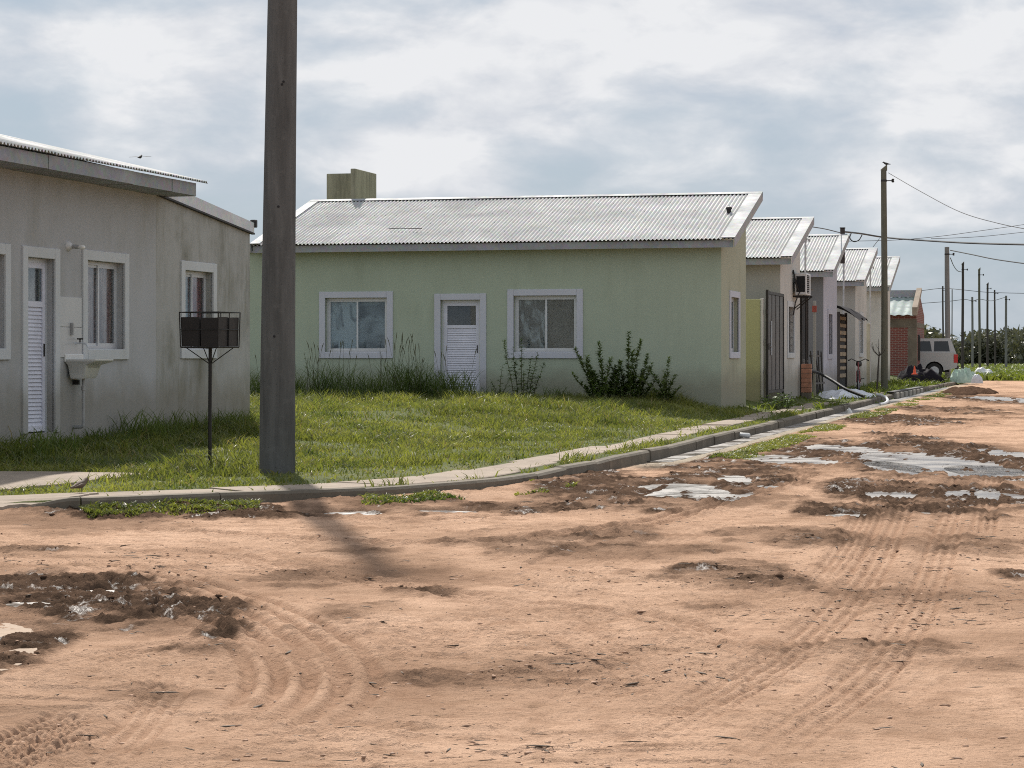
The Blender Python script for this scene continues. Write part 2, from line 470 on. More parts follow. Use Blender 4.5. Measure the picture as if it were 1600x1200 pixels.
M['stem'] = m_plain('weed_stem', (0.075,0.075,0.035), 0.8)
M['dry_blade'] = m_leaf('dry_blade', (0.22,0.17,0.075), (0.42,0.36,0.20), 0.4, 1.5)
M['verge'] = m_leaf('verge_leaf', (0.06,0.10,0.02), (0.23,0.27,0.06), 0.5, 1.0)
M['tree_leaf'] = m_leaf('hazed_tree_leaf', (0.075,0.084,0.07), (0.125,0.132,0.105), 0.2, 0.25)  # greyed and lifted so the leaf colour carries the distance haze
M['brick'] = m_brick('red_brick')
M['redpaint'] = m_plain('red_paint', (0.40,0.09,0.065), 0.6)
M['ceramic'] = m_plain('hollow_brick', (0.40,0.19,0.12), 0.8, 0, 0.3, 6)
M['orange'] = m_plain('orange_plastic', (0.75,0.10,0.03), 0.5)
M['black_bag'] = m_plain('black_plastic', (0.012,0.010,0.014), 0.85, 0, 0.3, 6, 0.4, 0.12)
M['tarp_green'] = m_plain('pale_green_tarp', (0.33,0.43,0.36), 0.6, 0, 0.25, 5)
M['tarp_white'] = m_plain('white_tarp', (0.55,0.56,0.60), 0.4, 0, 0.12, 4)
M['car_white'] = m_plain('car_paint', (0.42,0.42,0.42), 0.25, 0, 0.03, 3, 0.0)
M['tyre'] = m_plain('tyre_rubber', (0.02,0.02,0.02), 0.8)
M['car_glass'] = m_plain('car_glass', (0.02,0.022,0.025), 0.08, 0, 0.1, 2, 0.0)
M['tail'] = m_plain('tail_light', (0.45,0.015,0.015), 0.25, 0, 0.05, 3, 0.0)
M['bike_red'] = m_plain('bike_paint', (0.20,0.03,0.035), 0.35)
M['bird'] = m_plain('feathers', (0.03,0.028,0.027), 0.8)
M['bird_brown'] = m_plain('brown_feathers', (0.12,0.085,0.06), 0.8, 0, 0.4, 30)
M['bark'] = m_plain('bark', (0.06,0.05,0.04), 0.9)
M['mud'] = m_plain('wet_mud', (0.085,0.053,0.037), 0.9, 0, 0.5, 12, 0.6, 0.0)
M['mud_dry'] = m_plain('dry_clod', (0.34,0.21,0.14), 0.95, 0, 0.4, 12, 0.6)
M['straw'] = m_plain('straw', (0.09,0.065,0.045), 0.9, 0, 0.5, 5)
M['green_pole'] = m_plain('galvanised_pipe', (0.40,0.40,0.41), 0.45, 0.4)

# ------------------------------------------------------------------ levels of road, kerb and lots
_ky = [0, 33, 38, 47, 63, 83, 110, 3000]
def kt(Y): return np.interp(Y, _ky, [.20, .20, .23, .27, .35, .40, .43, .45])
def zr(Y): return np.interp(Y, [0, 14, 21, 33, 38, 47, 63, 83, 110, 3000], [0, 0, .06, .07, .10, .14, .22, .27, .30, .32])
_kp = [(-16.0, 23.0), (-9.0, 21.1), (-5.6, 20.3), (-4.55, 20.12), (-3.82, 20.2), (-3.17, 20.5), (-2.5, 20.9), (-1.8, 21.4), (-1.25, 21.9), (-.75, 22.47), (-.2, 23.2), (.12, 23.95), (.42, 25.0), (1.035, 27.3)]
def catmull(pts, n=6):
    P = [np.array(p, float) for p in pts]; P = [2*P[0]-P[1]] + P + [2*P[-1]-P[-2]]
    out = []
    for i in range(1, len(P)-2):
        for k in range(n):
            t = k / n
            out.append(0.5*((2*P[i]) + (-P[i-1]+P[i+1])*t + (2*P[i-1]-5*P[i]+4*P[i+1]-P[i+2])*t*t + (-P[i-1]+3*P[i]-3*P[i+1]+P[i+2])*t**3))
    out.append(P[-2]); return np.array(out)
KERB = np.vstack([catmull(_kp, 4), [(1.035 + D1[0]*L, 27.3 + D1[1]*L) for L in (8, 30, 60, 100, 260)]])
def kerb_dist(X, Y):
    """signed distance to the kerb line, positive on the lot side"""
    X = np.asarray(X, float); Y = np.asarray(Y, float)
    best = np.full(X.shape, 1e9); sgn = np.ones(X.shape)
    for a, b in zip(KERB[:-1], KERB[1:]):
        d = b - a; L2 = d @ d
        px, py = X - a[0], Y - a[1]
        t = np.clip((px*d[0] + py*d[1]) / L2, 0, 1)
        qx, qy = px - t*d[0], py - t*d[1]
        dist = np.hypot(qx, qy)
        m = dist < best
        best = np.where(m, dist, best)
        cr = d[0]*py - d[1]*px
        sgn = np.where(m, np.where(cr > 0, 1.0, -1.0), sgn)
    return best * sgn
def lawn_z(X, Y, dk=None):
    if dk is None: dk = kerb_dist(X, Y)
    L = np.interp(Y, [24, 46], [13, 3.2])
    rise = 0.30 * sstep(0.3, 1.0, dk / L) 
    z = kt(Y) - 0.015 + rise + 0.03 * (fbm(X*0.5, Y*0.5, 3, 4) - 0.5) * sstep(0.6, 2.0, dk)
    drop = sstep(-3.6, -5.6, X) * sstep(24, 21, Y) * 0.09
    return z - drop
def gz(x, y): return float(lawn_z(np.array([x]), np.array([y]))[0])
def road_px(u, v):
    Y = FPX * EYE / (v - HV)
    for _ in range(6): Y = FPX * (EYE - float(zr(Y))) / (v - HV)
    return ((u - HU) / FPX * Y, Y)

# ------------------------------------------------------------------ the dirt road and open ground: one sheet to the horizon
v_rows = np.arange(1300, 598, -0.82)
Yr = FPX * EYE / (v_rows - HV)
Yr = np.concatenate([Yr, np.geomspace(Yr[-1]*1.02, 4000, 40)])
tc = np.concatenate([-np.geomspace(0.33, 1.6, 9)[::-1], np.linspace(-0.30, 0.30, 800), np.geomspace(0.33, 1.6, 9)])
YY, TT = np.meshgrid(Yr, tc, indexing='ij')
XX = TT * (YY + 1.6)
gX, gY = XX.ravel(), YY.ravel()
dkg = kerb_dist(gX, gY)
gz0 = zr(gY)
near = sstep(130, 60, gY)
# puddles and mud, from their places in the street (u, v, half sizes)
def blob(u, v, ru, rv, noise_scale=1.1, warp=0.55, seed=0, soft=0.35):
    x0, y0 = road_px(u, v)
    ya = road_px(u, v - rv)[1]; yb = road_px(u, v + rv)[1]
    rx = ru / FPX * y0; ry = (ya - yb) / 2
    out = np.zeros_like(gX)
    idx = np.nonzero((np.abs(gX-x0) < rx*2.2) & (np.abs(gY-(ya+yb)/2) < ry*2.2))[0]
    x, y = gX[idx], gY[idx]
    r = np.hypot((x - x0) / rx, (y - (ya+yb)/2) / ry)
    ss, oo = x*D1[0] + y*D1[1], x*D2[0] + y*D2[1]
    w = fbm(oo*noise_scale*2.0, ss*noise_scale*0.7, 5, seed, 0.58) - 0.5
    out[idx] = 1 - sstep(1 - soft, 1 + soft, r + w * warp * 2.4)
    return out
MUD = [(80, 925, 165, 28, .9), (215, 962, 140, 26, .9), (345, 982, 40, 14, .8), (310,1010,70,14,.5),
       (1150, 898, 120, 18, .50), (1120,945,60,9,.35), (665, 921, 55, 11, .5), (1010, 765, 170, 24, .66), (1150, 740, 120, 24, .62), (1290, 702, 130, 15, .72),
       (930, 748, 60, 12, .85), (760, 792, 330, 9, .55), (330, 804, 230, 7, 1.0), (20, 1012, 70, 42, .6), (60, 860, 120, 5, .4), (480, 905, 140, 12, .32), (720, 1060, 160, 12, .28), (1350, 1010, 160, 12, .25), (1440, 722, 130, 34, .62), (1575, 722, 80, 42, .95), (1430, 775, 150, 28, .72), (1560, 775, 90, 20, 1.0),
       (1320, 800, 85, 13, .75), (1380, 655, 110, 9, .85), (1580, 628, 60, 10, .7), (1480, 640, 90, 7, .6), (1590, 900, 40, 10, .6), (900, 850, 190, 26, .42), (560, 860, 60, 10, .3),
       (1250, 840, 130, 16, .4), (240, 1080, 45, 14, .3), (1060, 690, 60, 6, .5), (560, 960, 60, 22, .25), (870, 1040, 200, 18, .2), (1530, 850, 90, 12, .35)]
mud = np.zeros_like(gX)
for i, (u, v, ru, rv, k) in enumerate(MUD):
    mud = np.maximum(mud, k * blob(u, v, ru, rv, 1.3, 0.75, i, 0.45))
PUD = [(1462, 722, 92, 17), (1395, 728, 40, 9), (1075, 768, 88, 13), (1150, 748, 30, 8), (1310, 700, 66, 7), (1225, 716, 70, 7), (1332, 802, 46, 5), (1560, 735, 60, 9), (1545, 772, 60, 9),
       (1400, 772, 50, 7), (45, 940, 44, 4.5), (150, 921, 34, 4), (225, 946, 30, 3), (1590, 625, 45, 7), (545, 799, 60, 3), (700, 797, 60, 3), (1185, 758, 28, 3), (1590,710,40,10), (1310,771,20,3), (1440,800,22,4)]
pud = np.zeros_like(gX)
for i, (u, v, ru, rv) in enumerate(PUD):
    pud = np.maximum(pud, blob(u, v, ru, rv, 1.6, 0.5, 60+i, 0.3))
# gutter: a shallow concrete channel against the kerb that holds water
gut = sstep(-0.62, -0.50, dkg) * sstep(0.02, -0.02, dkg) * sstep(27, 31, gY)
# tracks
def polyline_dist(pts):
    P = np.array([road_px(*p) for p in pts])
    P = catmull([tuple(p) for p in P], 5)
    lo = P.min(0) - 1.2; hi = P.max(0) + 1.2
    m = (gX > lo[0]) & (gX < hi[0]) & (gY > lo[1]) & (gY < hi[1])
    idx = np.nonzero(m)[0]
    x, y = gX[idx], gY[idx]
    best = np.full(x.shape, 1e9); sd = np.zeros(x.shape); al = np.zeros(x.shape); acc = 0
    for a, b in zip(P[:-1], P[1:]):
        d = b - a; L = math.hypot(*d) + 1e-9
        px, py = x - a[0], y - a[1]
        t = np.clip((px*d[0]+py*d[1])/(L*L), 0, 1)
        qx, qy = px - t*d[0], py - t*d[1]
        dist = np.hypot(qx, qy)
        mm = dist < best
        best = np.where(mm, dist, best)
        sd = np.where(mm, np.sign(d[0]*py - d[1]*px) * dist, sd)
        al = np.where(mm, acc + t*L, al); acc += L
    fd = min(2.2, acc*.35)
    end = sstep(0, fd, al) * sstep(acc, acc-fd, al)
    return idx, best, sd, al, end
TRK = [([(1470,690),(1425,725),(1412,770),(1390,830),(1350,900),(1270,990),(1120,1090),(930,1200)], .14, .013, .07, 1), ([(1540,690),(1500,725),(1495,780),(1470,850),(1440,930),(1370,1040),(1230,1150),(1120,1230)], .14, .012, .07, 1),
       ([(1380,735),(1365,780),(1335,850),(1270,930)], .13, .014, .06, 0), ([(1560,700),(1545,760),(1530,850)], .13, .015, .06, 0),
       ([(1180,770),(1060,810),(900,860),(790,908)], .10, .016, .0, 0), ([(1200,790),(1040,850),(860,920),(640,1010),(380,1120)], .16, .005, .08, 0),
       ([(0,872),(180,890),(330,930),(430,975),(495,1035),(488,1085),(420,1130),(320,1185)], .36, .024, .145, 0), ([(-20,905),(150,930),(300,962),(400,1005),(445,1055),(430,1100),(340,1150),(240,1200)], .26, .016, .13, 0),
       ([(-80,1205),(0,1168),(70,1138),(150,1100)], .13, .018, .055, 2), ([(-80,1240),(20,1195),(110,1155),(180,1125)], .10, .016, .05, 2), ([(-40,822),(250,828),(500,845),(720,850),(900,835),(1100,795),(1300,730)], .14, .022, .07, 0),
       ([(-10,850),(300,866),(560,905),(800,940),(1000,965),(1150,1005),(1320,1090)], .15, .012, .08, 0), ([(-10,838),(260,850),(480,878),(700,925),(880,985),(1100,1110)], .14, .006, .07, 0),
       ([(290,1030),(250,1090),(200,1150),(120,1220)], .11, .012, .06, 0), ([(1350,690),(1450,655),(1600,612)], .25, .030, .1, 0), ([(1250,735),(1400,690),(1600,645)], .25, .025, .1, 0),
       ([(620,885),(760,905),(900,925),(1100,950)], .1, .010, 0, 0), ([(0,1060),(150,1030),(330,1000),(560,985),(800,1010)], .16, .010, .08, 0), ([(700,1210),(900,1100),(1060,1010),(1240,920),(1340,860)], .16, .0045, .08, 0),
       ([(880,1210),(1060,1110),(1210,1020),(1380,920)], .16, .004, .08, 0), ([(420,800),(650,812),(860,800),(1000,780)], .13, .022, .06, 1), ([(860,788),(930,780),(1010,792)], .15, .02, .07, 2), ([(1200,1210),(1400,1080),(1620,960)], .18, .0035, .09, 0)]
rut = np.zeros_like(gX); dz = np.zeros_like(gX)
for pts, w, dep, gro, tread in TRK:
    idx, d, sd, al, e = polyline_dist(pts)
    pv = 0.75 + 0.5 * fbm(gX[idx]*0.9, gY[idx]*0.9, 3, 77)
    inn = sstep(w*1.15, w*0.8, d) * e
    berm = sstep(w*0.8, w*1.15, d) * sstep(w*1.9, w*1.2, d) * e
    dep = dep * 0.9
    pv = pv * (0.5 + 0.9 * fbm(gX[idx]*6, gY[idx]*6, 3, 79, 0.7))
    h = -dep * inn * pv + dep * 0.75 * berm * pv * (0.4 + 1.2 * vnoise(gX[idx]*9, gY[idx]*9, 3))
    wv = np.sin(2*np.pi*sd/gro) if gro > 0 else 0*sd
    if w > .2: h = h * 0.25 * (0.5 + 0.8 * vnoise(gX[idx]*.8, gY[idx]*.8, 61)) + 0.55 * dep * inn * np.clip(wv*1.4, -1, 1)
    elif gro > 0: h += 0.50 * dep * inn * np.clip(wv*1.6, -1, 1) * pv
    if tread: h += 0.4 * dep * inn * np.sign(np.sin(2*np.pi*(al + np.abs(sd)*0.6)/0.075)) * (0.5 if tread == 1 else 1.0) * sstep(20, 12, gY[idx])
    dz[idx] += h
    rut[idx] = np.maximum(rut[idx], inn * np.clip(dep/0.016, 0, 1) * pv * (0.6 - 0.4 * np.clip(wv*1.6, -1, 1)) + 0.35 * berm * pv)
und = (fbm(gX*0.35, gY*0.35, 3, 21) - 0.5) * 0.04 + (fbm(gX*1.6, gY*1.6, 3, 22) - 0.5) * 0.008
fine = (fbm(gX*11, gY*11, 4, 23, 0.7) - 0.5) * 0.028 * (0.3 + 1.3 * sstep(0.45, 0.68, fbm(gX*.8, gY*.8, 3, 26)))
rdg = 1 - np.abs(fbm(gX*1.3 + 3*vnoise(gX*.6, gY*.6, 29), gY*4.2, 4, 27, 0.6) - 0.5) * 9
fine = fine + np.clip(rdg, 0, 1)**2 * 0.017 * sstep(0.44, 0.60, fbm(gX*.5, gY*.7, 3, 30))
# shallow scrape marks that run with the traffic on the cross street
scr = (fbm(gX*0.5 - gY*0.13, (gY + gX*0.13)*7.0, 4, 25) - 0.5) * 0.016 * sstep(0.42, 0.62, fbm(gX*0.3, gY*0.4, 2, 31)) * sstep(26, 18, gY)
lump = np.abs(fbm(gX*5.5, gY*5.5, 5, 24, 0.66) - 0.5) * 2
mudn = np.clip(mud * (-0.25 + 2.3 * fbm(gX*2.6, gY*2.6, 5, 28, 0.6)), 0, 1)
zroad = gz0 + und * near + (fine + scr + dz) * near + mudn * near * ((1 - lump) ** 2 * 0.085 - 0.035) * (1 - 0.85 * pud)
zroad = zroad - pud * near * (0.050 - 0.075 * np.clip(fbm((gX*D2[0]+gY*D2[1])*5.5, (gX*D1[0]+gY*D1[1])*1.1, 5, 47, 0.55) - 0.48, 0, 1) * 1.7) - gut * 0.012 * near
zroad = zroad * (1 - gut * near) + (gz0 - 0.005 + 0.010 * (fbm(gX*1.4, gY*1.4, 3, 40) - 0.5) - 0.02 * sstep(-0.5, -0.05, dkg)) * gut * near
# soil washed up against the foot of the kerb at the corner
zroad = zroad + 0.055 * sstep(-0.7, -0.02, dkg) * sstep(28, 24, gY) * (0.4 + 1.2 * fbm(gX*1.3, gY*1.3, 3, 88))
# ground under the lots stays below the lawn sheet
inside = sstep(0.0, 0.12, dkg)
farf = sstep(105, 118, gY)
zall = zroad - inside * 0.22 * (1 - farf) + farf * inside * 0.1
halo = np.zeros_like(gX)
for i, (u, v, ru, rv) in enumerate(PUD): halo = np.maximum(halo, blob(u, v, ru*1.35, rv*1.7, 1.8, 0.6, 120+i, 0.6))
wet = np.clip(np.maximum(np.maximum(mudn * 1.25, pud * 1.1), halo * 0.55) + rut * 0.10 * fbm(gX*2, gY*2, 3, 12), 0, 1)
wet = np.maximum(wet, 0.35 * sstep(0.55, 0.75, fbm(gX*0.7, gY*0.7, 4, 44)))
veg = farf * (inside * 1.0 + (1-inside) * sstep(14, 20, -dkg))
veg = np.maximum(veg, sstep(106, 114, gY + 4*vnoise(gX*.4, gY*.2, 5)))
veg = np.maximum(veg, sstep(13, 15, -dkg) * sstep(60, 70, gY))
nR, nC = YY.shape
ii = np.arange(nR*nC).reshape(nR, nC)
faces = np.stack([ii[:-1,:-1], ii[:-1,1:], ii[1:,1:], ii[1:,:-1]], -1).reshape(-1, 4)

def m_dirt():
    m, nt, out = new_mat('dirt'); t = NT(nt)
    p = t.pos()
    wetf = t.attr('wet'); rutf = t.attr('rut'); vegf = t.attr('veg'); gutf = t.attr('gutter')
    big = t.noise(p, 0.55, 6, 0.6, 0.4)
    med = t.noise(p, 3.5, 7, 0.68, 0.3)
    fin = t.noise(p, 42, 6, 0.7)
    grit = t.noise(p, 160, 4, 0.7)
    sand = t.ramp(big, [(0.33, (0.40,0.258,0.178)), (0.50, (0.56,0.368,0.258)), (0.67, (0.65,0.437,0.312))])
    c = t.mix(t.ramp(med, [(0.34, 0.65), (0.52, 0.0)]), sand, (0.31,0.188,0.124))
    c = t.mix(t.ramp(fin, [(0.32, 0.60), (0.46, 0.0)]), c, (0.22,0.138,0.09))
    c = t.mix(t.ramp(grit, [(0.62, 0.0), (0.78, 0.30)]), c, (0.60,0.44,0.33))
    vo = t.voro(p, 34)
    c = t.mix(t.ramp(vo.outputs['Distance'], [(0.07, 0.8), (0.15, 0.0)]), c, (0.13,0.085,0.055))
    c = t.mix(t.math('MULTIPLY', rutf, 0.62), c, (0.28,0.165,0.11))
    c = t.mix(t.ramp(t.noise(t.pos((0.16, 0.20, 1)), 1.0, 5, 0.6, 0.8), [(0.48, 0.0), (0.68, 0.55)]), c, (0.30,0.19,0.128))
    c = t.mix(t.ramp(t.noise(t.pos((1.1, 2.6, 1)), 2.0, 7, 0.72, 0.4), [(0.52, 0.0), (0.70, 0.55)]), c, (0.30,0.19,0.125))
    fl = t.ramp(t.noise(t.pos((2.6, 4.6, 1)), 3.0, 5, 0.72), [(0.61, 0.0), (0.68, 0.70)])  # dark flecks: debris, and small ridge shadows put into the colour
    c = t.mix(fl, c, (0.19,0.12,0.08))
    mudc = t.ramp(med, [(0.3, (0.038,0.026,0.019)), (0.7, (0.150,0.096,0.067))])
    wf = t.ramp(t.math('ADD', wetf, t.math('MULTIPLY', t.math('SUBTRACT', fin, 0.5), 0.35)), [(0.20, 0.0), (0.80, 1.0)])
    c = t.mix(t.ramp(wetf, [(0.05, 0.0), (0.35, 0.45)]), c, (0.24,0.148,0.10))
    c = t.mix(wf, c, mudc)
    gc = t.ramp(med, [(0.3, (0.30,0.26,0.21)), (0.7, (0.50,0.43,0.34))])
    c = t.mix(gutf, c, gc)
    vc = t.ramp(t.noise(p, 0.3, 6, 0.65), [(0.35, (0.05,0.075,0.02)), (0.65, (0.15,0.155,0.05))])
    c = t.mix(vegf, c, vc)
    rg = t.ramp(wf, [(0.0, 0.97), (0.6, 0.85), (1.0, 0.62)])
    h = t.math('ADD', t.math('MULTIPLY', fin, 1.0), t.math('ADD', t.math('MULTIPLY', grit, 0.35), t.math('MULTIPLY', med, 2.2)))
    nrm = t.bump(h, 0.75, 0.032)
    shn = t.math('MULTIPLY', t.ramp(wf, [(0.55, 0.0), (0.95, 1.0)]), t.ramp(t.noise(t.pos((1.2, 0.8, 1)), 2.6, 7, 0.7, 0.6), [(0.57, 0.0), (0.63, 1.0)]))
    rg = t.mix(shn, rg, 0.40)
    b_ = t.bsdf(c, rg, 0, nrm, 0.0)
    nt.links.new(t.math('MULTIPLY', shn, 0.45), b_.node.inputs['Specular IOR Level'])
    nt.links.new(b_, out.inputs[0]); return m
M['dirt'] = m_dirt()
ground = np_mesh('ground', np.stack([gX, gY, zall], -1), faces, M['dirt'], 4, {'wet': wet, 'rut': rut, 'veg': veg, 'gutter': gut * near}, smooth=True)
tag(ground, kind='structure')
# the same open ground behind and beside the camera
mb = MB(); mb.quad((-4000,-3000,-0.5), (4000,-3000,-0.5), (4000,5000,-0.5), (-4000,5000,-0.5))
tag(mb.build('terrain', m_plain('open_ground', (0.34,0.23,0.15), 0.95, 0, 0.3, 0.5)), kind='structure')

# puddle water: thin sheets whose shore is where the uneven mud rises through them
def m_water():
    m, nt, out = new_mat('puddle_water'); t = NT(nt)
    p = t.pos()
    nrm = t.bump(t.noise(p, 9.0, 6, 0.65), 0.35, 0.02)
    nt.links.new(t.bsdf((0.10,0.075,0.055), t.ramp(t.noise(p, 1.6, 5, 0.65, 0.5), [(0.38, 0.12), (0.58, 0.44)]), 0, nrm, 1.0), out.inputs[0]); return m
M['water'] = m_water()
for i, (u, v, ru, rv) in enumerate(PUD):
    x0, y0 = road_px(u, v); ya = road_px(u, v-rv)[1]; yb = road_px(u, v+rv)[1]
    rx = ru/FPX*y0*1.22; ry = (ya-yb)/2*1.22; yc = (ya+yb)/2
    mb = MB(); n = 28
    vv = [(x0 + rx*math.cos(a)*k, yc + ry*math.sin(a)*k, float(zr(yc + ry*math.sin(a)*k)) - 0.022) for k in (1.0, 0.5) for a in [2*math.pi*q/n for q in range(n)]]
    ff = [(q, (q+1) % n, n+(q+1) % n, n+q) for q in range(n)] + [tuple(n+q for q in range(n))]
    mb.add(vv, ff)
    tag(mb.build('puddle', M['water']), kind='structure')
mb = MB()     # water lying in the gutter
gp = [(1.035 + D1[0]*L, 27.3 + D1[1]*L) for L in np.arange(3, 62, 0.5)]
vv = []
for (x, y) in gp:
    for o in (0.0, 0.34):
        vv.append((x + D2[0]*o, y + D2[1]*o, float(zr(y)) - 0.009))
mb.add(vv, [(2*i, 2*i+1, 2*i+3, 2*i+2) for i in range(len(gp)-1)])
tag(mb.build('gutter_water', M['water']), kind='structure')

# ------------------------------------------------------------------ lawn sheet of the lots
lx = np.arange(-17, 34, 0.13); ly = np.arange(19.6, 60, 0.13)
def lawn_sheet(lx, ly, name):
    LY, LX = np.meshgrid(ly, lx, indexing='ij')
    fx, fy = LX.ravel(), LY.ravel()
    d = kerb_dist(fx, fy)
    z = lawn_z(fx, fy, d)
    z = np.where(d < 0.07, z - 0.22, z)
    ok = d > -0.02
    nR, nC = LX.shape
    ii = np.arange(nR*nC).reshape(nR, nC)
    f = np.stack([ii[:-1,:-1], ii[:-1,1:], ii[1:,1:], ii[1:,:-1]], -1).reshape(-1, 4)
    okf = ok[f].any(1) & (d[f].max(1) < 22)
    f = f[okf]
    used = np.unique(f); rm = np.zeros(nR*nC, int); rm[used] = np.arange(len(used))
    o = np_mesh(name, np.stack([fx, fy, z], -1)[used], rm[f], M['soil'], 4, None, True)
    return tag(o, kind='structure')
def m_soil():
    m, nt, out = new_mat('lawn_soil'); t = NT(nt)
    p = t.pos()
    n = t.noise(p, 1.1, 6, 0.65); f = t.noise(p, 18, 5, 0.7)
    c = t.ramp(n, [(0.32, (0.055,0.075,0.018)), (0.55, (0.11,0.13,0.035)), (0.75, (0.21,0.165,0.085))])
    c = t.mix(t.ramp(f, [(0.4, 0.6), (0.6, 0.0)]), c, (0.045,0.05,0.018))
    nt.links.new(t.bsdf(c, 0.95, 0, t.bump(f, 0.8, 0.04), 0.2), out.inputs[0]); return m
M['soil'] = m_soil()
lawn_sheet(lx, ly, 'lawn')
lawn_sheet(np.arange(-6, 40, 0.4), np.arange(59.6, 119, 0.4), 'verge_ground')

# ------------------------------------------------------------------ kerb of single stones, pavement of single slabs
KS = np.vstack([catmull(_kp, 24), [(1.035 + D1[0]*L, 27.3 + D1[1]*L) for L in np.arange(0.1, 70, 0.1)]])
kl = np.concatenate([[0], np.cumsum(np.hypot(*np.diff(KS, axis=0).T))])
def kpt(L, off=0.0):
    x = np.interp(L, kl, KS[:,0]); y = np.interp(L, kl, KS[:,1])
    x2 = np.interp(L+0.15, kl, KS[:,0]); y2 = np.interp(L+0.15, kl, KS[:,1])
    x1 = np.interp(L-0.15, kl, KS[:,0]); y1 = np.interp(L-0.15, kl, KS[:,1])
    tx, ty = x2-x1, y2-y1; n = math.hypot(tx, ty)
    return x - ty/n*off, y + tx/n*off          # off > 0 towards the lot
L_start = float(kl[np.argmin(np.hypot(KS[:,0]+3.82, KS[:,1]-20.2))])
kerb_root = empty('kerb', (-3.82, 20.2, 0.2)); tag(kerb_root, kind='structure')
prof = [(-0.012, -0.35), (-0.006, 0.0), (0.0, -0.022), (0.016, -0.004), (0.135, 0.0), (0.15, -0.012), (0.15, -0.35)]
prof = [(-0.018, -0.35), (-0.004, -0.028), (0.018, -0.003), (0.13, 0.0), (0.15, -0.014), (0.15, -0.35)]
def sweep_stone(L0, L1, prof, zfun, name, mat, parent, jz=0, jo=0, tilt=0, n=4):
    mb = MB(); npf = len(prof); vv = []
    for k in range(n+1):
        L = L0 + (L1-L0)*k/n
        for (o, z) in prof:
            x, y = kpt(L, o + jo)
            vv.append((x, y, zfun(x, y) + z + jz + tilt*(k/n-0.5)))
    ff = []
    for k in range(n):
        for q in range(npf-1):
            ff.append((k*npf+q, (k+1)*npf+q, (k+1)*npf+q+1, k*npf+q+1))
    ff.append(tuple(range(npf))); ff.append(tuple(n*npf+q for q in range(npf-1, -1, -1)))
    mb.add(vv, ff)
    o = mb.build(name, mat)
    o.parent = parent; o.matrix_parent_inverse = parent.matrix_world.inverted() if False else Matrix.Translation(-Vector(parent.location))
    return o
def kz(x, y): return float(kt(y))
L = L_start; rs = random.Random(3)
while L < kl[-1] - 1.2:
    ln = rs.choice([0.95, 1.3, 1.0, 1.6, 0.7])
    sweep_stone(L + 0.004, L + ln - 0.004, prof, kz, 'kerb_stone', M['kerb'], kerb_root, rs.uniform(-.010,.010), rs.uniform(-.012,.012), rs.uniform(-.012,.012))
    L += ln
# dropped kerb falling into the driveway
def kz_drop(x, y): return float(kt(y)) - 0.12 * float(sstep(-3.85, -4.6, x))
sweep_stone(L_start - 0.78, L_start - 0.012, prof, kz_drop, 'dropped_kerb_stone', M['kerb'], kerb_root, 0, 0.0, 0, 8)
pave = empty('pavement', (-1.0, 23.0, 0.2)); tag(pave, kind='structure')
def pz(x, y): return gz(x, y)
L = L_start - 0.2
while L < L_start + 52:
    far = float(sstep(L_start + 4.2, L_start + 7.5, L))
    ln = rs.uniform(1.4, 2.9)
    o0 = 0.20 + 0.26 * far + rs.uniform(-.03, .05); o1 = 0.92 + 0.12*far + rs.uniform(-.10, .12)
    skip = (L > L_start + 22 and rs.random() < 0.35)
    if not skip:
        top = 0.012 + rs.uniform(-.006, .008)
        pr = [(o0, -0.1), (o0 + .008, top - .008), (o0 + .02, top), (o1 - .02, top), (o1 - .008, top - .008), (o1, -0.1)]
        sweep_stone(L + 0.012, L + ln - 0.012, pr, pz, 'paving_slab', M['slab'], pave, 0, 0, rs.uniform(-.01,.01))
    L += ln
# driveway apron and the pad before the grey house: cast concrete
def cast_pad(name, poly, thick, lift=0.02, seed=1, jit=1.0):
    c = np.mean(poly, axis=0); mb = MB(); pts = []
    rr = random.Random(seed)
    for a, b in zip(poly, poly[1:] + poly[:1]):
        for k in range(8):
            t = k/8; x = a[0]+(b[0]-a[0])*t; y = a[1]+(b[1]-a[1])*t
            pts.append((x + rr.uniform(-.04,.04)*jit, y + rr.uniform(-.05,.05)*jit))
    n = len(pts); vv = []; ff = []
    for k, s in enumerate((1.0, 0.985, 0.6, 0.25)):
        for (x, y) in pts:
            X = c[0]+(x-c[0])*s; Y = c[1]+(y-c[1])*s
            dk = float(kerb_dist(np.array([X]), np.array([Y]))[0])
            z = gz(X, Y) if dk > 0.1 else float(zr(Y)) + 0.02 + 0.06*float(sstep(-.5, .1, dk))
            vv.append((X, Y, z + lift - (thick if k == 0 else 0)))
    for k in range(3):
        for q in range(n):
            ff.append((k*n+q, k*n+(q+1) % n, (k+1)*n+(q+1) % n, (k+1)*n+q))
    ff.append(tuple(3*n+q for q in range(n)))
    mb.add(vv, ff)
    return tag(mb.build(name, M['old_slab'] if name == 'old_slab' else M['slab']), kind='structure')
cast_pad('driveway_apron', [(-8.5,20.35),(-4.55,19.95),(-3.95,20.28),(-3.75,20.95),(-5.2,21.45),(-8.5,21.9)], 0.08, 0.02, 4)
cast_pad('old_slab', [road_px(*q) for q in ((-70,992),(10,973),(50,982),(64,1003),(54,1028),(18,1046),(-70,1066))], 0.08, -0.018, 8, 0.22)
cast_pad('concrete_pad', [(-8.5,22.3),(-5.2,22.0),(-4.35,22.7),(-3.75,24.25),(-5.0,24.5),(-8.5,24.9)], 0.06, 0.022, 5)

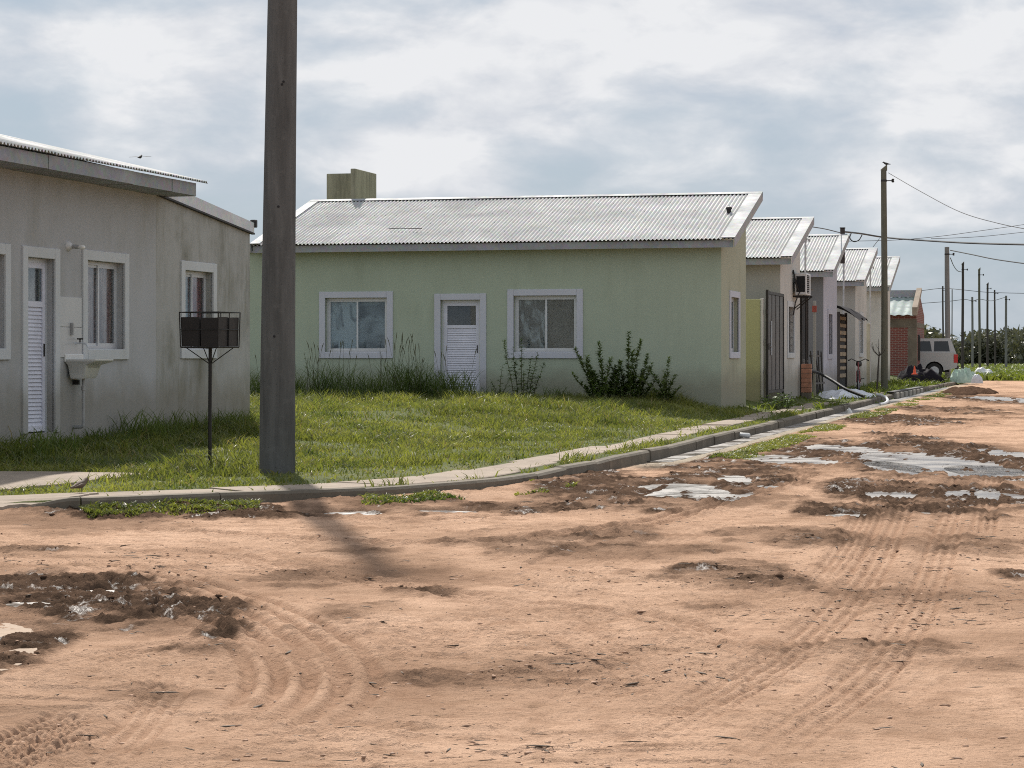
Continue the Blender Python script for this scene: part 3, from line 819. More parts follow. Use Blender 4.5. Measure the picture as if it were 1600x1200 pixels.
# ------------------------------------------------------------------ building helpers
class Fr:
    """wall frame: a along the wall, d inwards, z up"""
    def __init__(self, o, ux, ni): self.o = o; self.ux = ux; self.ni = ni
    def p(self, a, d, z): return (self.o[0]+self.ux[0]*a+self.ni[0]*d, self.o[1]+self.ux[1]*a+self.ni[1]*d, z)
    def box(self, mb, a0, a1, d0, d1, z0, z1, b=None):
        p = self.p(a0, d0, 0); q = self.p(a1, d1, 0)
        x0, x1 = sorted((p[0], q[0])); y0, y1 = sorted((p[1], q[1]))
        if b: mb.bev(x0, x1, y0, y1, z0, z1, b)
        else: mb.box(x0, x1, y0, y1, z0, z1)
def wall(mb, fr, a0, a1, zb, zt0, zt1, ops, rev=0.14):
    cuts = sorted({a0, a1, *[v for o in ops for v in o[:2] if a0 < v < a1]})
    top = lambda a: zt0 + (zt1-zt0)*(a-a0)/(a1-a0)
    for c0, c1 in zip(cuts[:-1], cuts[1:]):
        mid = (c0+c1)/2
        here = sorted([o for o in ops if o[0] < mid < o[1]], key=lambda o: o[2])
        z = zb
        for o in here:
            if o[2] > z: mb.quad(fr.p(c0,0,z), fr.p(c1,0,z), fr.p(c1,0,o[2]), fr.p(c0,0,o[2]))
            z = o[3]
        mb.quad(fr.p(c0,0,z), fr.p(c1,0,z), fr.p(c1,0,top(c1)), fr.p(c0,0,top(c0)))
    for (x0, x1, z0, z1) in ops:
        mb.quad(fr.p(x0,0,z0), fr.p(x0,rev,z0), fr.p(x0,rev,z1), fr.p(x0,0,z1))
        mb.quad(fr.p(x1,rev,z0), fr.p(x1,0,z0), fr.p(x1,0,z1), fr.p(x1,rev,z1))
        mb.quad(fr.p(x0,0,z1), fr.p(x0,rev,z1), fr.p(x1,rev,z1), fr.p(x1,0,z1))
        mb.quad(fr.p(x0,rev,z0), fr.p(x0,0,z0), fr.p(x1,0,z0), fr.p(x1,rev,z0))
TW = 0.135
def trim(fr, parent, x0, x1, z0, z1, mat, sill=True, name='window_trim'):
    """x0..z1 is the outer outline; returns the opening"""
    mb = MB()
    fr.box(mb, x0, x0+TW, -0.028, 0.03, z0, z1, 0.006); fr.box(mb, x1-TW, x1, -0.028, 0.03, z0, z1, 0.006)
    fr.box(mb, x0+TW, x1-TW, -0.026, 0.03, z1-TW, z1-0.002, 0.006)
    if sill: fr.box(mb, x0+TW, x1-TW, -0.034, 0.13, z0-0.002, z0+TW, 0.008)
    mb.build(name, mat, parent)
def window(fr, parent, x0, x1, z0, z1, trimmat, blinds, bars=False, frame='alu'):
    trim(fr, parent, x0, x1, z0, z1, trimmat)
    a0, a1, b0, b1 = x0+TW, x1-TW, z0+TW, z1-TW
    mb = MB(); w = 0.045; d0, d1 = 0.095, 0.145
    fr.box(mb, a0, a0+w, d0, d1, b0, b1); fr.box(mb, a1-w, a1, d0, d1, b0, b1)
    fr.box(mb, a0+w, a1-w, d0, d1, b1-w, b1); fr.box(mb, a0+w, a1-w, d0, d1, b0, b0+w)
    win = mb.build('window', M[frame], parent)
    m = (a0+a1)/2
    for k, (p0, p1, dd) in enumerate(((a0+w, m+0.02, 0.125), (m-0.02, a1-w, 0.108))):
        mb = MB(); s = 0.035
        fr.box(mb, p0, p0+s, dd-.012, dd+.012, b0+w, b1-w); fr.box(mb, p1-s, p1, dd-.012, dd+.012, b0+w, b1-w)
        fr.box(mb, p0+s, p1-s, dd-.012, dd+.012, b0+w, b0+w+s); fr.box(mb, p0+s, p1-s, dd-.012, dd+.012, b1-w-s, b1-w)
        mb.build('sash', M[frame], win)
        mb = MB(); fr.box(mb, p0+s, p1-s, dd-.003, dd+.003, b0+w+s, b1-w-s); mb.build('pane', M['glass'], win)
        mb = MB()
        if blinds[k] in ('curtain', 'curtain_red'):       # hanging folds
            n = 26; vv = []; ff = []
            for q in range(n+1):
                a = p0 + (p1-p0)*q/n; dpt = 0.17 + 0.016*math.sin(q*1.9) + 0.012*math.sin(q*0.7)
                vv += [fr.p(a, dpt, b0), fr.p(a, dpt, b1)]
                if q: ff.append((2*q-2, 2*q, 2*q+1, 2*q-1))
            mb.add(vv, ff); mb.build('curtain', M[blinds[k]], win, True)
        else:
            fr.box(mb, p0, p1, 0.16+0.01*k, 0.165+0.01*k, b0, b1); mb.build('pane_backing', M[blinds[k]], win)  # coverings, and the dark sheets that stand in for an unlit room
    mb = MB(); fr.box(mb, a0, a1, 0.26, 0.30, b0, b1); mb.build('dark_interior', M['dark_gap'], win)
    if bars:
        mb = MB()
        for q in range(1, 4): mb.bar(fr.p(a0+(a1-a0)*q/4, .03, b0), fr.p(a0+(a1-a0)*q/4, .03, b1), .007, 5)
        for q in range(1, 6): mb.bar(fr.p(a0, .03, b0+(b1-b0)*q/6), fr.p(a1, .03, b0+(b1-b0)*q/6), .007, 5)
        mb.build('security_bars', M['black_metal'] if bars == True else M[bars], win)
    return win
def door(fr, parent, x0, x1, z0, z1, trimmat, hinge_right=False):
    trim(fr, parent, x0, x1, z0, z1, trimmat, False, 'door_trim')
    a0, a1, b1 = x0+TW, x1-TW, z1-TW
    mb = MB(); w = 0.05; d0, d1 = 0.09, 0.14
    fr.box(mb, a0, a0+w, d0, d1, z0, b1); fr.box(mb, a1-w, a1, d0, d1, z0, b1); fr.box(mb, a0+w, a1-w, d0, d1, b1-w, b1)
    mb.build('door_frame', M['alu'], parent)
    A0, A1, B1 = a0+w, a1-w, b1-w
    s = 0.07; zt = B1-0.50; zl = z0+0.09
    mb = MB()
    fr.box(mb, A0, A0+s, .095, .135, z0+.02, B1); fr.box(mb, A1-s, A1, .095, .135, z0+.02, B1)
    fr.box(mb, A0+s, A1-s, .095, .135, B1-s, B1); fr.box(mb, A0+s, A1-s, .095, .135, zt-.05, zt+.02); fr.box(mb, A0+s, A1-s, .095, .135, z0+.02, zl)
    d = mb.build('door', M['door'], parent)
    mb = MB(); fr.box(mb, A0+s, A1-s, .112, .118, zt+.02, B1-s); mb.build('pane', M['glass'], d)
    mb = MB(); fr.box(mb, A0+s, A1-s, .150, .155, zt+.02, B1-s); mb.build('pane_backing', M['dark_room_sheet'], d)  # dark sheet standing in for the unlit room behind the glass
    mb = MB(); z = zl; n = int((zt-.05-zl)/0.048)
    stp = (zt-.05-zl)/n
    for q in range(n):
        za = zl + q*stp
        mb.add([fr.p(A0+s,.104,za), fr.p(A1-s,.104,za), fr.p(A1-s,.122,za+stp*.96), fr.p(A0+s,.122,za+stp*.96), fr.p(A0+s,.128,za), fr.p(A1-s,.128,za), fr.p(A1-s,.128,za+stp*.96), fr.p(A0+s,.128,za+stp*.96)],
               [(0,1,2,3),(0,4,5,1),(3,2,6,7)])
    mb.build('louvre_panel', M['door'], d)
    mb = MB(); fr.box(mb, A0+s, A1-s, .130, .134, zl, zt-.05); mb.build('backing_panel', M['dark_room_sheet'], d)
    mb = MB(); fr.box(mb, A1-.046, A1-.030, .078, .096, z0+.95, z0+1.11, .003)
    mb.build('handle', M['black_metal'], d)
    return d
def corr_roof(parent, fr, a0, a1, d0, d1, z0, z1, mat, pitch=0.085, amp=0.016, name='roof'):
    """corrugated sheet: waves across a, rises from d0/z0 to d1/z1; real thickness"""
    n = int((a1-a0)/pitch*6); rows = 5
    vv = []; ff = []
    for lay in (0, 1):
        for r in range(rows):
            t = r/(rows-1)
            for k in range(n+1):
                a = a0+(a1-a0)*k/n
                z = z0+(z1-z0)*t + amp*math.sin(2*math.pi*(a-a0)/pitch) - lay*0.006 + 0.006*math.sin(a*1.3+r)*math.sin(r*1.1)
                vv.append(fr.p(a, d0+(d1-d0)*t + (0.012*math.sin(a*0.9) + 0.02*((int(a/0.85)*7919) % 5 - 2)/2 * (1 if r == 0 else 0) if r in (0,) else 0), z))
    N = n+1
    for lay in (0, 1):
        b = lay*rows*N
        for r in range(rows-1):
            for k in range(n):
                q = (b+r*N+k, b+r*N+k+1, b+(r+1)*N+k+1, b+(r+1)*N+k)
                ff.append(q if lay == 0 else q[::-1])
    b = rows*N
    for k in range(n): ff.append((k+1, k, b+k, b+k+1))
    mb = MB(); mb.add(vv, ff)
    return mb.build(name, mat, parent, True)
FRONT = Fr((0,0), (1,0), (0,1))             # local: x along facade, y away
SIDE = Fr((0,0), (0,1), (-1,0))             # street-side wall at x = 0
def std_roof(root, W, D, zE, zR, ov=0.40, side=0.33, mat='roof', rake=True):
    roof = corr_roof(root, FRONT, -W-side, side, -ov, D+0.12, zE, zR, M[mat])
    sl = (zR-zE)/(D+0.12+ov)
    mb = MB(); FRONT.box(mb, -W-side+.02, side-.03, -ov+.05, -ov+.075, zE-.175, zE-.03); mb.build('fascia', M['fascia'], root)
    mb = MB()
    mb.add([(-W-side+.02, -ov+.076, zE-.165), (side-.03, -ov+.076, zE-.165), (side-.03, 0.0, zE-.15), (-W-side+.02, 0.0, zE-.15)], [(0,1,2,3)])
    mb.build('soffit', M['fascia'], root)
    if rake:
        for sx, nm in ((side, 'rake_flashing'), (-W-side, 'rake_flashing')):
            mb = MB(); w = 0.27 if sx > 0 else -0.20
            y0, y1 = -ov-.03, D+.16; za, zb = zE+.028, zR+.032+0.02*sl
            x0, x1 = (sx-w, sx+.02) if sx > 0 else (sx-.02, sx-w)
            outer = x1 if sx > 0 else x0
            mb.add([(x0,y0,za),(x1,y0,za),(x1,y1,zb),(x0,y1,zb),(x0,y0,za-.012),(x1,y0,za-.012),(x1,y1,zb-.012),(x0,y1,zb-.012)], [(0,1,2,3),(7,6,5,4),(0,4,5,1),(3,2,6,7),(0,3,7,4)])
            s = 0.012 if sx > 0 else -0.012
            mb.add([(outer,y0,za),(outer,y1,zb),(outer,y1,zb-.20),(outer,y0,za-.20),(outer-s,y0,za-.012),(outer-s,y1,zb-.012),(outer-s,y1,zb-.20),(outer-s,y0,za-.20)], [(0,3,2,1),(4,5,6,7),(0,4,7,3),(3,7,6,2)])
            mb.build(nm, M['zinc'], roof)
    mb = MB(); y1 = D+.16; y0 = y1-.17; z1_ = zR+.030+sl*.04; z0_ = z1_-sl*.17
    mb.add([(-W-side,y0,z0_),(side+.02,y0,z0_),(side+.02,y1,z1_),(-W-side,y1,z1_),(-W-side,y0,z0_-.004),(side+.02,y0,z0_-.004),(side+.02,y1,z1_-.16),(-W-side,y1,z1_-.16)],[(0,1,2,3),(0,4,5,1),(3,2,6,7),(1,5,6,2),(0,3,7,4)])
    mb.build('ridge_flashing', M['zinc'], roof)
    # screw heads in rows
    mb = MB(); rr = random.Random(int(W*10))
    for row in range(1, 5):
        y = -ov + (D+.12+ov)*row/5; z = zE+(zR-zE)*row/5
        k = 0; x = -W
        while x < side-.3:
            mb.lathe([(0.012,0),(0.010,.012)], (x, y, z+.014), 5); x += 0.085*rr.choice([3,3,4])
    tag(mb.build('roof_screws', M['fascia'], roof), kind='stuff')
    return roof
def main_block(root, W, D, mats, zE, zR, front_ops, side_ops, zb=-0.55, ov=0.40):
    """walls under a single-pitch roof; wall tops follow the roof"""
    sl = (zR-zE)/(D+.12+ov); z0 = zE+sl*ov-.02; z1 = zE+sl*(ov+D)-.02
    mb = MB(); wall(mb, FRONT, -W, 0, zb, z0, z0, front_ops); mb.build('front_wall', M[mats[0]], root)
    mb = MB(); wall(mb, SIDE, 0, D, zb, z0, z1, side_ops); mb.build('side_wall', M[mats[1]], root)
    mb = MB()
    mb.quad((0,D,zb),(-W,D,zb),(-W,D,z1),(0,D,z1)); mb.quad((-W,D,zb),(-W,0,zb),(-W,0,z0),(-W,D,z1))
    mb.build('rear_wall', M[mats[1]], root)
def inner(o): return (o[0]+TW, o[1]-TW, o[2]+TW, o[3]-TW)
def inner_door(o): return (o[0]+TW, o[1]-TW, o[2], o[3]-TW)
ROTZ = -PHI
ZE, ZR = 3.27, 4.46                          # eave and ridge of the standard house above its floor

# ------------------------------------------------------------------ green corner house
gh = empty('corner_house', (GX, GY, FLOOR), ROTZ)
tag(gh, 'pale green house with grey corrugated roof behind the lawn', 'house')
wL = (-8.72, -7.06, .83, 2.26); wR = (-4.54, -2.91, .83, 2.28); dr = (-6.14, -5.00, 0.0, 2.20); wS = (1.03, 2.40, .83, 2.26)
main_block(gh, 9.8, 3.35, ('green', 'cream'), ZE, ZR, [inner(wL), inner(wR), inner_door(dr)], [inner(wS)])
std_roof(gh, 9.8, 3.35, ZE, ZR)
window(FRONT, gh, *wL, M['trim'], ('paper', 'paper2'))
wr = window(FRONT, gh, *wR, M['trim'], ('streaks', 'cardboard'))
mb = MB(); mb.lathe([(0.03,0),(0.03,.004)], (0,0,0), 10)
hole = mb.build('cardboard_hole', M['dark_gap'], wr); hole.location = (-3.42, .166, 1.93); hole.rotation_euler = (R(90), 0, 0)
door(FRONT, gh, *dr, M['trim'])
window(SIDE, gh, *wS, M['trim'], ('paper2', 'dark_room_sheet'))
# lower rear wing on the left, with its own flat coping
mb = MB(); mb.box(-12.4, -9.805, 0.015, 3.2, -.55, 3.12); mb.build('side_wing', M['green'], gh)
mb = MB(); mb.box(-12.5, -9.9, -.06, 3.3, 3.12, 3.27); mb.build('wing_coping', M['fascia'], gh)
mb = MB(); mb.box(-12.5, -9.9, -.08, 3.3, 3.27, 3.30); mb.build('wing_roof_edge', M['zinc'], gh)
# water tank screen of two concrete slabs behind the ridge
mb = MB(); mb.bev(-10.05, -9.25, 4.3, 4.42, 2.4, 5.16, .01); mb.build('tank_screen_slab', M['moss_concrete'], gh)
mb = MB(); mb.bev(-9.23, -9.11, 3.62, 5.2, 2.4, 5.21, .01); mb.build('tank_screen_slab', M['moss_concrete'], gh)
mb = MB(); mb.box(-9.5, -3.5, 3.36, 6.0, -.55, 2.9); mb.build('rear_wing', M['cream'], gh)
# small roof hood near the right edge and a lost stick on the sheet
mb = MB()
sl = (ZR-ZE)/3.87
mb.lathe([(0.05,0),(0.05,.07),(0.075,.075),(0.06,.12),(0.0,.14)], (-0.12, 1.75, ZE+sl*2.15), 10); mb.build('vent_cap', M['black_metal'], gh)
mb = MB(); mb.tube([(-7.35+.25*k, .62+.02*math.sin(k*2), ZE+sl*1.03+.045+.008*math.sin(k*1.7)) for k in range(4)], .008, 5)
st_ = mb.build('fallen_stick', M['bark'])
st_.matrix_world = Matrix.Translation((GX, GY, FLOOR)) @ Matrix.Rotation(ROTZ, 4, 'Z')
tag(st_, 'thin dry stick lying on the corrugated roof of the green house', 'stick')

# ------------------------------------------------------------------ the row of houses along the street
def row_house(name, s, mats, label, D=3.4, W=7.0, side=None, bars=True, dz=0.0, blind=('dark_room_sheet','dark_room_sheet'), trimm='trimgrey', zR=ZR, zE=ZE, frame='alu'):
    x, y = st(s, 0)
    h = empty(name, (x, y, FLOOR + dz), ROTZ); tag(h, label, 'house', 'row houses along the street')
    main_block(h, W, D, mats, zE, zR, [], [inner(side)])
    std_roof(h, W, D, zE, zR)
    window(SIDE, h, *side, M[trimm], blind, bars, frame)
    return h
h2 = row_house('row_house', 8.9, ('beigegrey','lightgrey'), 'grey house right behind the green one, with an air conditioner on its wall', 3.75, side=(1.25, 2.6, .83, 2.25))
h3 = row_house('row_house', 17.8, ('darkgrey','lilac'), 'lilac walled house with dark front, third in the street row', 3.4, side=(1.0, 2.2, .80, 2.22), bars='black_metal', trimm='lilac', frame='black_metal')
h4 = row_house('row_house', 26.4, ('beigegrey','lightgrey'), 'pale grey house behind the bicycle with white barred window', 3.6, side=(1.15, 2.4, .85, 2.30), bars='alu')
h5 = row_house('row_house', 35.4, ('lightgrey','lightgrey'), 'last pale house of the row, partly hidden by the wooden pole', 3.4, side=(1.3, 2.1, .75, 2.1), bars=False, trimm='lightgrey', zE=3.36, zR=4.55)
# soot box on the ridge of the third house and light poles of the meters
def sbox(name, label, cat, s, o, z, build):
    x, y = st(s, o); e = empty(name, (x, y, z), ROTZ); tag(e, label, cat); build(e); return e

# boundary wall, gates and yard pieces between the houses
def f(e):
    mb = MB(); mb.bev(-1.6, -.06, 0, .15, -.3, 2.2, .012); mb.build('wall_body', M['lime'], e)
    mb = MB(); mb.bev(-.055, .0, -.02, .14, -.3, 2.22, .008); mb.build('end_post', M['lightgrey'], e)
sbox('boundary_wall', 'yellow green plaster wall between green house and grey gate', 'wall', 6.1, -.02, FLOOR, f)
def f(e):
    H = 2.42; Lg = 2.75
    mb = MB()
    mb.box(-.03,.03,0,.06,-.25,H); mb.box(-.03,.03,Lg-.06,Lg,-.05,H-.04); mb.box(-.028,.028,.06,Lg-.06,H-.10,H-.03); mb.box(-.028,.028,.06,Lg-.06,.02,.08)
    mb.build('gate_frame', M['black_metal'], e)
    for k in range(4):
        y0 = .065 + k*(Lg-.13)/4
        mb = MB(); mb.prism([(y0, .02), (y0, .045)] , 0, 0) if False else None
        mb.box(-.012, .012, y0+.012, y0+(Lg-.13)/4-.012, .085, H-.105)
        mb.build('gate_panel', M['gate_metal'], e)
    for k in range(5):
        y0 = .065 + k*(Lg-.13)/4; mb = MB(); mb.box(-.02, .022, y0-.022, y0+.011, .082, H-.102); mb.build('gap_strip', M['black_metal'], e)  # dark strips standing in for the shade in the gaps between panels
    mb = MB()
    for z in (.45, 1.15, 1.85): mb.lathe([(.03,0),(.03,.12)], (.0,-.03,z), 8)
    mb.bar((.03,.12,1.1),(.03,.5,1.1),.012); mb.bar((.03,.12,1.02),(.03,.12,1.18),.012)
    mb.build('hinge', M['black_metal'], e)
    mb = MB(); mb.box(.02,.04,.5,.56,.9,1.7); mb.build('latch', M['alu'], e)
sbox('metal_gate', 'tall grey sheet metal gate before the grey house', 'gate', 6.2, .06, FLOOR, f)
def f(e):
    mb = MB(); mb.box(-.05,.05,0,.07,-.2,2.5); mb.box(-.05,.05,1.25,1.32,-.2,2.5); mb.box(-.05,.05,.07,1.25,2.42,2.5); mb.box(-.05,.05,.07,1.25,.72,.78); mb.build('door_frame', M['black_metal'], e)
    mb = MB(); mb.box(-.02,.02,.07,1.25,.8,2.42); mb.build('upper_panel', M['dark_gap'], e)
    mb = MB(); mb.box(-.02,.02,.07,1.25,.02,.72); mb.build('lower_panel', M['black_metal'], e)
sbox('yard_door', 'black sheet metal door beside the air conditioner wall', 'door', 12.72, .0, FLOOR, f)
def f(e):
    mb = MB()
    vv = []; n = 24
    for r in range(2):
        for k in range(n+1):
            vv.append((-1.3+1.5*k/n, r*1.0-.1, 2.62+.28*(1-k/n)+.016*math.sin(k*1.6)))
    mb.add(vv, [(k,k+1,n+2+k,n+1+k) for k in range(n)]); mb.build('sheet', M['zinc'], e)
    mb = MB(); mb.bar((.1,0,-.1),(.1,0,2.62),.03); mb.bar((-.9,0,2.0),(.12,0,2.58),.025); mb.build('bracket', M['dark_wood'], e)
sbox('tin_awning', 'small corrugated tin awning above the black door', 'awning', 13.0, .02, FLOOR, f)
def f(e):
    for k in range(6):
        mb = MB(); mb.bev(-.26,.0,.0,.14,.125*k,.125*k+.115,.008); mb.build('hollow_brick', M['ceramic'], e)
    mb = MB(); mb.box(-.25,-.01,.01,.13,-.2,.74); mb.build('mortar_core', M['kerb'], e)
sbox('brick_pier', 'short stack of bare orange hollow bricks below black door', 'pier', 12.4, .32, FLOOR-.06, f)
def f(e):
    mb = MB(); mb.bev(-.035,.035,-.035,.035,-.2,2.35,.006); mb.build('post_shaft', M['beigegrey'], e)
    mb = MB(); mb.box(-.06,.06,-.055,-.036,2.05,2.22); mb.build('red_meter_box', M['redpaint'], e)
sbox('meter_post', 'pale post with small red meter box before dark house front', 'post', 14.3, .18, FLOOR, f)
def f(e):
    for k in range(7):
        mb = MB(); y = .33*k; mb.bar((.05*math.sin(k*2.1),y,-.15),(-.10+.05*math.sin(k*1.3),y+.05*math.sin(k),1.02+.06*math.sin(k*3.1)),.022,6)
        mb.build('bar', M['black_metal'], e)
    mb = MB(); mb.box(-.12,-.06,-.1,2.1,.86,.91); mb.box(0.0,.04,-.1,2.1,.12,.17); mb.build('rail', M['black_metal'], e)
sbox('iron_fence', 'low black iron bar fence leaning by the lilac house', 'fence', 14.7, .12, FLOOR, f)
def f(e):
    mb = MB(); mb.box(-.06,.02,0,.08,-.2,2.2); mb.build('gate_post', M['dark_wood'], e); mb = MB(); mb.box(-.06,.02,2.0,2.08,-.2,2.2); mb.build('gate_post', M['dark_wood'], e)
    mb = MB(); mb.box(-.05,-.03,.08,2.0,-.1,2.15); mb.build('dark_backing', M['dark_gap'], e)
    rr = random.Random(2)
    for k in range(9):
        mb = MB(); z = .25+.215*k; mb.bev(-.028,.0,.06+rr.uniform(0,.1),1.98-rr.uniform(0,.1),z+rr.uniform(-.015,.015),z+.105,.005)
        mb.build('plank', M['plank'], e)
    mb = MB()
    vv = []; n = 14
    for r in range(5):
        for k in range(n+1):
            y = -.2+2.6*k/n
            vv.append((-.5+.28*r, y, 2.42-.055*r*r*.5+.05*math.sin(k*.9+r)))
    mb.add(vv, [(r*(n+1)+k, r*(n+1)+k+1, (r+1)*(n+1)+k+1, (r+1)*(n+1)+k) for r in range(4) for k in range(n)]); mb.build('awning_sheet', M['black_bag'], e, True)
sbox('plank_gate', 'gate of pale horizontal planks under a ragged dark awning', 'gate', 21.6, .02, FLOOR, f)
def f(e):
    mb = MB(); mb.bev(-1.5,0,0,.15,-.3,2.0,.015); mb.build('wall_body', M['stained'], e)
sbox('stained_wall', 'rough stained plaster wall beside the bare sapling', 'wall', 31.6, -.05, FLOOR, f)
def f(e):
    mb = MB(); mb.bev(.06,.36,0,.82,0,.56,.02); mb.build('case', M['white_plastic'], e)
    mb = MB(); mb.box(.362,.366,.06,.54,.05,.51); mb.build('fan_opening', M['dark_gap'], e)
    mb = MB()
    for k in range(9): mb.bar((.372,.06,.07+.05*k),(.372,.54,.07+.05*k),.005,4)
    mb.lathe([(.05,0),(.05,.008)], (.372,.30,.28), 10); mb.build('fan_grille', M['white_plastic'], e)
    mb = MB(); mb.box(.10,.32,-.004,-.001,.08,.48); mb.build('side_fins', M['dark_gap'], e)
    for y in (.12,.68):
        mb = MB(); mb.box(0,.42,y-.02,y+.02,-.05,-.005); mb.bar((.02,y,-.35),(.38,y,-.05),.015); mb.build('bracket', M['black_metal'], e)
    mb = MB(); mb.tube([(.16,-.02,.12),(.10,-.08,.3),(.06,-.10,.5),(.03,-.05,.62),(.02,.05,.55)],.022,6); mb.tube([(.2,-.02,.1),(.16,-.1,.0),(.08,-.06,-.2),(.03,.0,-.5)],.015,6); mb.build('pipe', M['black_metal'], e)
sbox('air_conditioner', 'white air conditioner unit bracketed on grey house wall', 'air conditioner', 11.15, .0, FLOOR+2.42, f)

# red brick house farther on
x, y = st(51.2, 0)
rb = empty('brick_house', (x, y, FLOOR), ROTZ); tag(rb, 'small red brick house with pale green metal roof', 'house')
mb = MB(); wall(mb, FRONT, -6, 0, -.5, 2.65, 2.65, []); mb.build('front_wall', M['brick'], rb)
mb = MB(); wall(mb, SIDE, 0, 2.2, -.5, 2.65, 3.45, [(.75,1.6,.75,1.75)]); wall(mb, SIDE, 2.2, 4.4, -.5, 3.45, 2.65, []); mb.quad((0,4.4,-.5),(-6,4.4,-.5),(-6,4.4,2.65),(0,4.4,2.65)); mb.build('side_wall', M['brick'], rb)
mb = MB(); FRONT.box(mb,-6,.012,-.012,.1,2.1,2.45); SIDE.box(mb,.1,4.4,-.012,.1,2.1,2.3); mb.build('concrete_beam', M['kerb'], rb)
mb = MB(); mb.bev(-.36,.014,-.014,.3,-.5,2.1,.01); mb.build('corner_column', M['kerb'], rb)
rr_ = corr_roof(rb, FRONT, -6.2, -.1, -.3, 2.2, 2.62, 3.45, M['greenroof'], .36, .02)
mb = MB()
mb.add([(-.16,-.25,2.60),(.06,-.25,2.60),(.06,2.2,3.66),(-.16,2.2,3.66),(-.16,-.25,2.95),(.06,-.25,2.95),(.06,2.2,3.84),(-.16,2.2,3.84)],[(0,3,2,1),(4,5,6,7),(0,1,5,4),(1,2,6,5),(2,3,7,6),(3,0,4,7)]); mb.build('parapet_coping', M['slab'], rr_)
mb = MB(); mb.box(-6.2,-.16,2.1,2.3,3.45,3.74); mb.build('ridge_beam', M['fascia'], rr_)
for k in range(2):
    mb = MB(); mb.box(-.08,-.05,.78+.42*k,1.16+.42*k,.78,1.72); mb.build('window', M['car_glass'], rb)
mb = MB()
for z in (.72,1.78): mb.bar((.02,.7,z),(.02,1.65,z),.02)
for k in range(4): mb.bar((.02,.75+.28*k,.72),(.02,.75+.28*k,1.78),.02)
mb.build('security_bars', M['black_metal'], rb)
def f(e):
    mb = MB(); mb.box(-1.0,0,0,.05,-.2,1.75); mb.build('sheet', M['redpaint'], e)
    mb = MB(); mb.bar((0,-.02,-.2),(0,-.02,1.8),.03); mb.bar((-1.0,-.02,1.77),(0.02,-.02,1.77),.03); mb.build('frame', M['ceramic'], e)
sbox('red_gate', 'rusty red sheet gate beside the brick house', 'gate', 45.0, -.9, FLOOR, f)

# ------------------------------------------------------------------ grey house on the left
JX, JY = -4.94, 31.6
lh = empty('grey_house', (JX, JY, FLOOR), ROTZ)
tag(lh, 'unpainted grey house with street sink at the left edge', 'house')
w0 = (-6.0, -4.39, .83, 2.22); d0 = (-4.07, -3.05, -.08, 2.22); w1 = (-2.38, -.95, .83, 2.25); w2 = (.86, 2.20, .84, 2.24)
mb = MB(); wall(mb, SIDE, -8.5, 0, -.6, 3.36, 3.36, [inner(w0), inner_door(d0), inner(w1)]); mb.build('front_wall', M['grey'], lh)
mb = MB(); wall(mb, SIDE, 0, 3.6, -.6, 3.13, 2.78, [inner(w2)]); mb.quad((0,3.6,-.6),(-4,3.6,-.6),(-4,3.6,2.78),(0,3.6,2.78)); mb.build('wing_wall', M['grey_stained'], lh)
mb = MB(); mb.quad((0,0,2.6),(-4.2,0,2.6),(-4.2,0,4.34),(0,0,3.36)); mb.quad((0,-8.5,-.6),(-4.2,-8.5,-.6),(-4.2,-8.5,4.34),(0,-8.5,3.36)); mb.quad((-4.2,-8.5,-.6),(-4.2,0,-.6),(-4.2,0,4.34),(-4.2,-8.5,4.34)); mb.build('gable_wall', M['grey'], lh)
window(SIDE, lh, *w0, M['trimgrey'], ('curtain','dark_room_sheet')); window(SIDE, lh, *w1, M['trimgrey'], ('curtain','curtain')); window(SIDE, lh, *w2, M['trimgrey'], ('paper2','curtain_red'))
door(SIDE, lh, *d0, M['trimgrey'])
# eave roof: waves run across the slope that rises to the left
EAVE = Fr((0,0), (0,1), (-1,0))
roofl = corr_roof(lh, EAVE, -8.6, .48, -.56, 4.2, 3.31, 4.42, M['roof_y'], .085, .016)
for k, (y0, y1) in enumerate([(-8.6,-6.5),(-6.49,-4.38),(-4.37,-1.9),(-1.89,-.62),(-.61,.22)]):
    mb = MB(); j = .006*(k % 3); EAVE.box(mb, y0, y1, -.50-j, -.485-j, 3.12-.004*k, 3.28, None); EAVE.box(mb, y0+.01, y1-.01, -.484-j, .0, 3.12-.004*k, 3.128-.004*k); mb.build('fascia_panel', M['fascia'], lh)
mb = MB(); mb.box(-.02,.50,.221,.235,3.1,3.28); mb.build('fascia_end', M['fascia'], lh)
mb = MB()
mb.add([(-.12,.0,3.12),(.05,.0,3.12),(.05,3.66,2.765),(-.12,3.66,2.765),(-.12,.0,3.31),(.05,.0,3.31),(.05,3.66,2.93),(-.12,3.66,2.93)],[(0,3,2,1),(4,5,6,7),(0,1,5,4),(1,2,6,5),(2,3,7,6),(3,0,4,7)]); mb.build('wing_coping', M['bright_zinc'], lh)
mb = MB(); mb.add([(0.055,.0,3.105),(0.055,3.68,2.75),(.055,3.68,2.775),(.055,.0,3.13),(.0,.0,3.105),(.0,3.68,2.75)],[(0,1,2,3),(4,5,1,0)]); mb.build('drip_edge', M['black_metal'], lh)
mb = MB(); mb.bev(-.02,.075,3.66,3.74,2.86,2.98,.008); mb.build('gutter_end', M['black_metal'], lh)
mb = MB(); mb.quad((-.1,.0,3.2),(-.1,3.6,2.85),(-4.1,3.6,2.85),(-4.1,.0,3.2)); mb.build('wing_roof', M['zinc'], lh)
